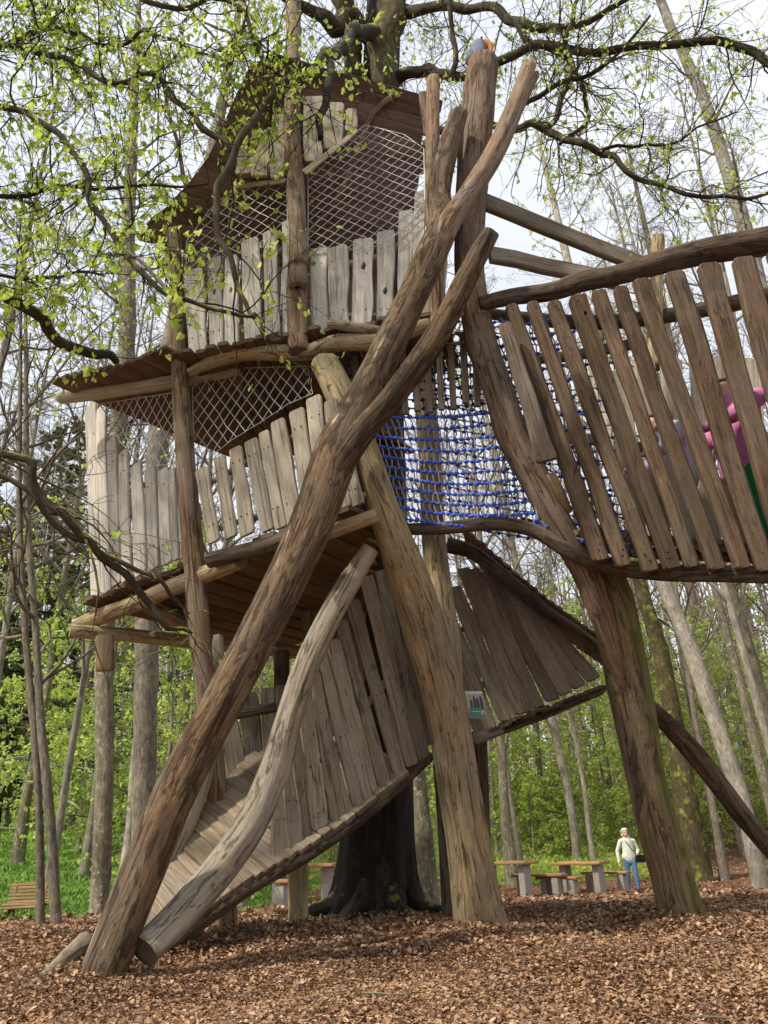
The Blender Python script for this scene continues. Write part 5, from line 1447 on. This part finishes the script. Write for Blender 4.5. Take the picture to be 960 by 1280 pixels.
# ------------------------------------------------------------------ leaf litter, grass, sticks
def litter():
    g = np.random.default_rng(700)
    mb = MB()
    def scatter(n, y0, y1, half, size, lift, T):
        y = y0 + (y1 - y0) * g.uniform(0, 1, n)
        x = g.uniform(-1, 1, n) * (half * y + .6)
        k_ = ~((x < -2.3) & (y > 11.2)) & ~((y > 22) & (x < y * .26)); x, y = x[k_], y[k_]; n = len(x)
        z = ground_z(x, y) + g.uniform(.002, lift, n)
        d = nrm(np.stack([g.normal(0, 1, n), g.normal(0, 1, n), g.normal(0, .38, n)], -1))
        t = g.uniform(0, 1, n)
        leaves(mb, np.stack([x, y, z], -1), d, g.uniform(.55, 1.35, n) * size, T, g, (0, 1), .80)
    scatter(60000, 2.3, 5.0, .62, .024, .018, LEAFO)
    scatter(80000, 2.3, 5.2, .62, .017, .024, LEAF5)
    scatter(80000, 5.0, 9.0, .62, .034, .026, LEAF5)
    scatter(55000, 9.0, 34.0, .62, .075, .03, LEAF2)
    for bx, by, rr in ((128, 1214, .30), (183, 1204, .34), (601, 1158, .34), (857, 1164, .32), (285, 1155, .2), (373, 1150, .2), (470, 1158, .8), (562, 1146, .2), (60, 1226, .25)):
        c = G(bx, by); n = int(900 * rr / .3)
        a = g.uniform(0, 6.28, n); r_ = rr * g.uniform(.35, 1.5, n)
        x, y = c[0] + r_ * np.cos(a), c[1] + r_ * np.sin(a)
        z = ground_z(x, y) + g.uniform(.0, .075, n) * np.clip(1.5 - r_ / rr, 0, 1)
        d = nrm(np.stack([g.normal(0, 1, n), g.normal(0, 1, n), g.normal(0, .45, n)], -1))
        leaves(mb, np.stack([x, y, z], -1), d, g.uniform(.6, 1.3, n) * .03, LEAF5, g, (0, 1), .65)
    tw = MB(); ps = []; rs = []
    for k in range(170):
        y = g.uniform(2.4, 8.5); x = g.uniform(-1, 1) * (.6 * y + .4); a = g.uniform(0, 6.28); L = g.uniform(.05, .28)
        p_ = np.array([[x + math.cos(a) * L * t + g.normal(0, .008), y + math.sin(a) * L * t + g.normal(0, .008), 0] for t in (0, .35, .7, 1)])
        p_[:, 2] = ground_z(p_[:, 0], p_[:, 1]) + .022 + g.uniform(0, .012); ps.append(p_); rs.append(np.linspace(.0045, .002, 4) * g.uniform(.6, 1.5))
    tubes(tw, ps, rs, 5)
    tw.build('fallen_twigs', M['twig_far'], None, smooth=True, label='thin dry twigs strewn over the dead leaves', kind='stuff')
    mb.build('leaf_litter', M['leaf_dry'], None, label='carpet of dry brown fallen leaves', kind='stuff', origin=(0, 0, 0))
litter()
def blades(name, spots, label, mat='leaf_grass', seed=0, h=(.05, .14), w=.010):
    g = np.random.default_rng(seed); mb = MB()
    x, y = spots; n = len(x)
    z = ground_z(x, y)
    b = np.stack([x, y, z - .01], -1)
    d = nrm(np.stack([g.normal(0, .35, n), g.normal(0, .35, n), np.ones(n)], -1))
    H = g.uniform(*h, n)
    sd = nrm(np.stack([g.normal(0, 1, n), g.normal(0, 1, n), np.zeros(n)], -1)) * (w * g.uniform(.6, 1.4, n))[:, None]
    tip = b + d * H[:, None] + np.stack([g.normal(0, .3, n) * H, g.normal(0, .3, n) * H, np.zeros(n)], -1)
    v = np.stack([b - sd, b + sd, b + d * (H * .6)[:, None] + sd * .7, tip], 1)
    tr = (np.arange(n) * 4)[:, None, None] + np.array([[0, 1, 2], [0, 2, 3]])[None]
    mb.add(v.reshape(-1, 3), None, tr.reshape(-1, 3), None, np.repeat(g.uniform(0, 1, n), 4))
    mb.build(name, M[mat], None, label=label, kind='stuff')
g = np.random.default_rng(710)
n = 34000; y = g.uniform(11.6, 28, n); x = -2.3 - g.uniform(0, 1, n) * y * .62
blades('meadow_grass', (x, y), 'bright green grass of the clearing behind the slatted lounger', seed=711, h=(.05, .12), w=.02)
c = G(105, 1142); n = 500
x = np.concatenate([c[0] + g.normal(0, .22, n)]); y = np.concatenate([c[1] + g.normal(0, .25, n)])
blades('grass_tuft', (x, y), 'small green tuft beside the slim twin stems', seed=712, h=(.04, .10), w=.012)
c = G(458, 1248)
blades('moss_patch', (c[0] + g.normal(0, .09, 420), c[1] + g.normal(0, .05, 420)), 'little patch of moss and grass among the dead leaves', seed=713, h=(.015, .035), w=.004)
# low green plants at the foot of the wood
n = 30000; g = np.random.default_rng(720)
y = g.uniform(22.5, 40, n); x = (g.uniform(540, 800, n) - 480) / F * y * 1.05
cl = np.sin(x * 1.7 + y) * np.sin(y * 1.1 - x * .4)
k_ = cl > -.35; x, y = x[k_], y[k_]; n = len(x)
mb = MB(); leaves(mb, np.stack([x, y, ground_z(x, y) + g.uniform(.02, .45, n)], -1), g.normal(0, 1, (n, 3)) + np.array([0, 0, .3]), g.uniform(.06, .15, n), LEAF2, g, (.3, 1), .5)
mb.build('undergrowth', M['leaf_beech'], None, label='low yellow-green plants at the foot of the wooded slope', kind='stuff')

def stick(pts, w, label, mat='log_dark', name='stick'):
    mb = MB(); W = []
    for x, y in pts:
        p = G(x, y); p[2] += .012; W.append(p)
    pa = smoothpath(np.array(W), .05); log(mb, pa, np.linspace(wpx(w, pa[0]) / 2, wpx(w, pa[0]) / 4, len(pa)), sides=8, rough=.08)
    mb.build(name, M[mat], None, smooth=True, label=label, cat='stick')
stick([(545, 1272), (565, 1268), (585, 1258)], 5, 'short bent stick among the leaves')
mb = MB()
a, b = G(18, 1246), G(104, 1204)
pa = smoothpath(np.array([a + [0, 0, -.02], (a + b) / 2 + [0, 0, .04], b + [0, 0, .10]]), .05)
log(mb, pa, np.linspace(wpx(10, a) / 2, wpx(24, b) / 2, len(pa)), sides=12, rough=.08)
mb.build('fallen_log', M['log_grey'], None, smooth=True, label='split pale log half buried in leaves at the foot of the leaning log', cat='log')
# ------------------------------------------------------------------ furniture
def concrete_leg(mb, c, w, d, h):
    box(mb, c + np.array([0, 0, h / 2]), (w / 2, 0, 0), (0, d / 2, 0), (0, 0, h / 2), bev=.12)
def rotz(v, a):
    return np.array([v[0] * math.cos(a) - v[1] * math.sin(a), v[0] * math.sin(a) + v[1] * math.cos(a), v[2]])
def trestle(name, loc, ang, L, W, H, label, cat, group=None, planks=3, leg_w=.32):
    """top of planks on two concrete legs"""
    loc = np.asarray(loc, float); loc[2] = float(ground_z(loc[0], loc[1]))
    o = empty(name, loc, label, cat, group)
    for s_ in (-1, 1):
        mb = MB(); c = loc + rotz((s_ * L * .34, 0, -.05), ang)
        box(mb, c + np.array([0, 0, (H + .0) / 2]), rotz((.075, 0, 0), ang), rotz((0, leg_w / 2, 0), ang), (0, 0, H / 2 + .02), bev=.15)
        mb.build('leg', M['concrete'], o)
    for k in range(planks):
        y = (k - (planks - 1) / 2) * W / planks
        a = loc + rotz((-L / 2 + rng.uniform(-.02, .02), y, H + .015), ang); b = loc + rotz((L / 2, y, H + .015), ang)
        mb = MB(); slat(mb, a, b, W / planks * .96, W / planks * .96, .06, (0, 0, 1), seg=3, wob=.015); mb.build('plank', M['table_wood'], o)
    return o
ta = R(-38)
tb = GY(727, 23)
trestle('picnic_table', tb, ta, 1.2, .62, .62, 'picnic table with an orange-brown top between two low benches near the walking woman', 'table')
trestle('picnic_bench', tb + rotz((.3, .62, 0), ta), ta, 1.15, .30, .40, 'low bench between the picnic table and the walking woman', 'bench', leg_w=.26, planks=2)
trestle('picnic_bench', tb + rotz((-.3, -.58, 0), ta), ta, 1.0, .30, .36, 'low bench on the tan trunk\'s side of the orange-topped picnic table', 'bench', leg_w=.26, planks=2)
t2 = GY(634, 22.5)
trestle('picnic_table', t2, ta, 1.3, .65, .66, 'picnic table half hidden behind the tan trunk', 'table')
trestle('picnic_bench', t2 + rotz((.45, .62, 0), ta), ta, 1.3, .32, .42, 'bench beside the half hidden picnic table, right of the tan trunk', 'bench', leg_w=.26, planks=2)
trestle('picnic_bench', GY(328, 17.5), R(-12), 1.1, .34, .42, 'low bench seen under the ramp left of its tan post', 'bench', leg_w=.26, planks=2)
trestle('picnic_table', GY(378, 20), R(-12), 1.5, .75, .72, 'picnic table seen under the ramp behind its tan post', 'table')
trestle('picnic_bench', GY(552, 21), R(10), 1.0, .34, .44, 'low bench glimpsed between the old dark tree and the tan trunk', 'bench', leg_w=.26, planks=2)
# slatted lounger, seen from behind its curved back
lo = GY(40, 14.2); lo[2] = float(ground_z(lo[0], lo[1]))
lounger = empty('slatted_lounger', lo, 'slatted wooden lounger on the leaves before the grassy clearing', 'lounger')
la = R(12)
u_ = wpx(1, lo)
prof = [(-.10, .95), (-.08, .86), (-.05, .77), (-.02, .68), (.02, .59), (.07, .50), (.13, .42), (.21, .37), (.31, .36), (.41, .38), (.51, .41), (.61, .43), (.71, .42), (.81, .38), (.90, .31)]
Wd = u_ * 50
sc_ = u_ * 42 / .95
PL = [np.array([0, -(q[0] - .4) * sc_ * .9 - .1, q[1] * sc_]) for q in prof]
for s_ in (-1, 1):
    mb = MB(); pa = np.array([lo + rotz(p_ + np.array([s_ * Wd * .36, 0, -.04]), la) for p_ in PL]); log(mb, smoothpath(pa, .05), .03, sides=8, rough=.01)
    mb.build('side_frame', M['bench_wood'], lounger, smooth=True)
    for q in (2, 11):
        p_ = PL[q]; top = lo + rotz(p_ + np.array([s_ * Wd * .36, 0, -.03]), la); bot = lo + rotz(np.array([s_ * Wd * .36, p_[1] * .8, -.05]), la)
        mb = MB(); log(mb, smoothpath(np.array([bot, top]), .06), .03, sides=8, rough=.01); mb.build('leg', M['log_dark'], lounger, smooth=True)
for k in range(len(PL) - 1):
    a, b = PL[k], PL[k + 1]; c = (a + b) / 2; t = nrm(b - a); nn = np.array([0, -t[2], t[1]])
    mb = MB(); slat(mb, lo + rotz(c + np.array([-Wd / 2, 0, 0]), la), lo + rotz(c + np.array([Wd / 2, 0, 0]), la), np.linalg.norm(b - a) * .82, np.linalg.norm(b - a) * .82, .022, rotz(nn, la), seg=2, wob=.01)
    mb.build('slat', M['bench_wood'], lounger)

# ------------------------------------------------------------------ people
def cloth(name, c, rough=.85, sc=55, amt=.12):
    return plain(name, c, rough, sc, amt, .2, 0.0, .35)
PM = {'skin': plain('skin', '#d2a48b', .6, 30, .08), 'hair_white': plain('hair_white', '#d9d4c6', .8, 90, .2), 'hair_brown': plain('hair_brown', '#5b4030', .7, 90, .25),
      'top': cloth('pale_top', '#d6dbc9'), 'jeans': cloth('jeans', '#56779f', amt=.25), 'shoe': cloth('dark_shoe', '#2a2422'), 'bag': cloth('black_bag', '#1f1d1f', .5),
      'pink': cloth('pink_jacket', '#c77aa6'), 'green': cloth('green_trousers', '#1f7a4a'), 'lilac': cloth('lilac_jacket', '#cfc3d6'), 'white': cloth('pale_trousers', '#cfc8bd', amt=.2), 'eye': plain('eye_dark', '#2a211d', .3)}
def figure(name, base, ang, h, segs, mats, label, hair, hair_mat, extra=(), voxel=.013):
    """segs: (p0, p1, r0, r1, flat, material key); points in metres for a figure 1.65 m tall, +x its left, -y its front"""
    k = h / 1.65
    root = empty(name, base, label, 'person')
    me_v, me_f = [], []
    def T(p): return np.asarray(base) + rotz(np.asarray(p, float) * k, ang)
    tmp = MB()
    for (p0, p1, r0, r1, fl, mt) in segs:
        p0, p1 = np.asarray(p0, float), np.asarray(p1, float)
        d = p1 - p0; L = np.linalg.norm(d); t = d / max(L, 1e-6)
        ref = np.array([0, 1.0, 0]) if abs(t[1]) < .8 else np.array([0, 0, 1.0])
        x = nrm(np.cross(ref, t)); y = np.cross(t, x)
        n = 14; th = np.linspace(0, 2 * np.pi, n, endpoint=False)
        rings = []
        for s_, rr in [(-.95, .3), (-.7, .714), (-.35, .937)]:
            rings.append((p0 + t * r0 * s_, r0 * rr))
        for f in (0, .33, .66, 1): rings.append((p0 + d * f, r0 + (r1 - r0) * f))
        for s_, rr in [(.35, .937), (.7, .714), (.95, .3)]:
            rings.append((p1 + t * r1 * s_, r1 * rr))
        v = np.array([c + rr * (np.cos(a) * x + fl * np.sin(a) * y) for c, rr in rings for a in th])
        m = len(rings)
        i = np.arange(m - 1)[:, None] * n; j = np.arange(n)[None]; j2 = (j + 1) % n
        q = np.stack([i + j, i + j2, i + n + j2, i + n + j], -1).reshape(-1, 4)
        e0 = list(range(n)); 
        tr = [[0, b_ + 1, b_] for b_ in range(1, n - 1)] + [[(m - 1) * n, (m - 1) * n + b_, (m - 1) * n + b_ + 1] for b_ in range(1, n - 1)]
        tmp.add(np.array([T(p) for p in v]), q, tr)
    me = tmp.mesh('body_raw', PM['skin'], np.asarray(base, float), True)
    ob = bpy.data.objects.new('body_raw', me); col.objects.link(ob)
    md = ob.modifiers.new('r', 'REMESH'); md.mode = 'VOXEL'; md.voxel_size = voxel * k
    sm = ob.modifiers.new('s', 'SMOOTH'); sm.factor = .5; sm.iterations = 3
    dg = bpy.context.evaluated_depsgraph_get()
    nm = bpy.data.meshes.new_from_object(ob.evaluated_get(dg))
    bpy.data.objects.remove(ob)
    keys = list(dict.fromkeys(s_[5] for s_ in segs))
    nm.materials.clear()
    for kk in keys: nm.materials.append(PM[kk])
    cen = np.zeros(len(nm.polygons) * 3); nm.polygons.foreach_get('center', cen); cen = cen.reshape(-1, 3)
    best = np.full(len(cen), 1e9); mi = np.zeros(len(cen), np.int32)
    for (p0, p1, r0, r1, fl, mt) in segs:
        a, b = rotz(np.asarray(p0, float) * k, ang), rotz(np.asarray(p1, float) * k, ang)
        ab = b - a; L2 = max(ab @ ab, 1e-9)
        t = np.clip(((cen - a) @ ab) / L2, 0, 1)
        raw = ((cen - a) @ ab) / L2
        d = np.linalg.norm(cen - (a + t[:, None] * ab), axis=1) / ((r0 + (r1 - r0) * t) * k) + .25 * np.abs(raw - t) * math.sqrt(L2) / max(r0 * k, 1e-3)
        u = d < best; best[u] = d[u]; mi[u] = keys.index(mt)
    nm.polygons.foreach_set('material_index', mi)
    nm.polygons.foreach_set('use_smooth', np.ones(len(cen), bool))
    at = nm.attributes.new('grain', 'FLOAT_VECTOR', 'POINT')
    co = np.zeros(len(nm.vertices) * 3); nm.vertices.foreach_get('co', co); at.data.foreach_set('vector', co.astype(np.float32))
    nm.name = 'body'
    o = bpy.data.objects.new('body', nm); col.objects.link(o); o.location = np.asarray(base, float).tolist(); place(o, root, base)
    # hair cap of overlapping locks
    hc, hr, back = hair
    mb = MB(); g = np.random.default_rng(abs(hash(name)) % 1000)
    for q in range(42):
        a = g.uniform(0, 2 * np.pi); e = g.uniform(.15, 1.5)
        n_ = np.array([math.cos(a) * math.cos(e), math.sin(a) * math.cos(e), math.sin(e)])
        if n_[1] < -.35 and n_[2] < .62: continue
        c_ = np.asarray(hc) + n_ * np.array(hr) * .98
        ellipsoid(mb, T(c_), tuple(np.array([.032, .032, .026]) * k), n=8, m=5)
    for q in range(back):
        a = R(90) + g.uniform(-1.25, 1.25); z = g.uniform(-.09, .03)
        ellipsoid(mb, T(np.asarray(hc) + np.array([math.cos(a) * hr[0] * .92, math.sin(a) * hr[1] * .92, z])), tuple(np.array([.028, .028, .045]) * k), n=8, m=5)
    mb.build('hair', PM[hair_mat], root, smooth=True)
    for s_ in (-1, 1):
        mb = MB(); ellipsoid(mb, T(np.asarray(hc) + np.array([s_ * .032, -hr[1] * .93, -.025])), (.011 * k, .008 * k, .009 * k), n=8, m=5); mb.build('eye', PM['eye'], root, smooth=True)
    for nm_, mk, parts in extra:
        mb = MB()
        for kind_, *ar in parts:
            if kind_ == 'tube': tubes(mb, [np.array([T(p) for p in smoothpath(np.array(ar[0], float), .05)])], [ar[1] * k], 6)
            elif kind_ == 'box': box(mb, T(ar[0]), rotz(np.array([ar[1][0] * k, 0, 0]), ang), rotz(np.array([0, ar[1][1] * k, 0]), ang), (0, 0, ar[1][2] * k), bev=.3)
        mb.build(nm_, PM[mk], root, smooth=False)
    return root
def hand(wr, d, n, mk='skin', s=1.0, curl=.5):
    """palm, four fingers and a thumb: wrist point, pointing direction, palm normal"""
    wr = np.asarray(wr, float); d = nrm(d); n = nrm(np.asarray(n, float) - np.dot(n, d) * d); x = np.cross(d, n)
    out = [(wr, wr + d * .07 * s, .026 * s, .030 * s, .6, mk)]
    for k, (o_, L) in enumerate(((-.030, .065), (-.011, .075), (.009, .07), (.028, .055))):
        b = wr + d * .085 * s + x * o_ * s; m = b + (d * (1 - curl * .4) + n * curl * .5) * L * .5 * s; e = m + (d * (1 - curl) + n * curl) * L * .5 * s
        out += [(b, m, .0105 * s, .0095 * s, 1, mk), (m, e, .0095 * s, .008 * s, 1, mk)]
    b = wr + d * .03 * s - x * .026 * s
    out.append((b, b + (d * .7 - x * .6 + n * .4) * .055 * s, .012 * s, .009 * s, 1, mk))
    return out
def standing(top, legs, skin='skin', shoe='shoe', lhand=(.30, -.05, .78), rhand=(-.33, -.02, .76), lel=(.33, .04, 1.06), rel=(-.31, .05, 1.05), head=(0, -.035, 1.535), stride=.10, hem=.86, fat=1.0, lfoot=None, rfoot=None, curl=.5):
    hx, hy, hz = head
    S = [((hx, hy + .012, hz + .025), (hx, hy - .005, hz - .045), .085, .066, 1.1, skin), ((hx, hy - .085, hz - .03), (hx, hy - .092, hz - .045), .013, .016, 1, skin),
         ((hx * .5, hy * .3 + .005, hz - .17), (hx, hy + .005, hz - .09), .052, .050, 1, skin),
         ((hx - .083, hy + .015, hz - .02), (hx - .085, hy + .015, hz - .045), .012, .011, 1, skin), ((hx + .083, hy + .015, hz - .02), (hx + .085, hy + .015, hz - .045), .012, .011, 1, skin),
         ((-.13 * fat, 0, 1.32), (.13 * fat, 0, 1.32), .075, .075, 1, top), ((0, 0, 1.28), (0, -.01, 1.08), .165 * fat, .155 * fat, .68, top), ((0, -.01, 1.08), (0, 0, hem), .158 * fat, .178 * fat, .74, top), ((-.085, 0, hem + .03), (.085, 0, hem + .03), .115 * fat, .115 * fat, 1, top)]
    for s_, hd, el in ((1, lhand, lel), (-1, rhand, rel)):
        sh = (s_ * .185 * fat, 0, 1.315)
        S += [(sh, el, .056 * fat, .048 * fat, 1, top), (el, hd, .046 * fat, .036, 1, top)]
        dd = nrm(np.array(hd) - np.array(el))
        S += hand(np.array(hd) + dd * .02, dd, (-s_ * .6, -.6, 0), skin, curl=curl)
    lf = lfoot or (.10, -stride, .07); rf = rfoot or (-.10, stride, .07)
    for s_, ft in ((1, lf), (-1, rf)):
        hip = (s_ * .09, 0, .86); kn = (s_ * .10, ft[1] * .5 - .035, .46 + ft[2] * .3)
        S += [(hip, kn, .096 * fat, .064 * fat, 1, legs), (kn, ft, .062 * fat, .046 * fat, 1, legs),
              ((ft[0], ft[1] + .02, ft[2] - .025), (ft[0] + s_ * .015, ft[1] - .15, ft[2] - .035), .042, .036, .8, shoe)]
    return S
wb_ = GY(789, 24); wb_[2] = float(ground_z(wb_[0], wb_[1]))
S = standing('top', 'jeans', lhand=(.20, -.14, .98), lel=(.31, .03, 1.06), head=(-.04, -.05, 1.53), fat=1.08, hem=.88)
figure('person', wb_, R(8), 73 * wpx(1, wb_) , S, None, 'woman with short white hair, pale top and blue jeans walking beside the picnic table', ((-.04, -.03, 1.555), (.092, .10, .092), 14), 'hair_white',
       extra=(('bag', 'bag', [('box', (.29, -.10, .84), (.13, .045, .10))]), ('strap', 'bag', [('tube', [(-.13, -.02, 1.395), (-.08, -.10, 1.30), (.02, -.155, 1.14), (.16, -.17, .98), (.24, -.13, .92)], .011), ('tube', [(-.13, .0, 1.395), (-.06, .12, 1.28), (.10, .14, 1.06), (.27, .06, .92)], .011)])))
# children on the bridge, behind the slats
cb = P(962, 694, 6.2)
hA = 246 * wpx(1, P(930, 600, 6.2))
S = standing('pink', 'green', lhand=(.12, -.50, 1.02), lel=(.24, -.28, 1.12), rhand=(-.26, -.42, 1.0), rel=(-.29, -.16, 1.08), head=(.02, -.09, 1.50), fat=1.5, hem=.84, stride=.12, curl=.9)
figure('person', cb, R(-72), hA, S, None, 'child in a pink quilted jacket and green trousers holding the bridge slats', ((.02, -.065, 1.525), (.095, .105, .095), 30), 'hair_brown')
cb = P(868, 690, 6.2)
hB = 196 * wpx(1, P(840, 600, 6.2))
S = standing('lilac', 'white', lhand=(.20, -.44, .98), lel=(.26, -.20, 1.04), rhand=(-.22, -.46, 1.0), rel=(-.28, -.22, 1.06), head=(.0, -.20, 1.44), fat=1.4, hem=.84, stride=.14, curl=.9)
figure('person', cb, R(-80), hB, S, None, 'child in a pale lilac jacket and off-white trousers leaning along the bridge', ((.0, -.175, 1.465), (.095, .105, .095), 30), 'hair_brown')
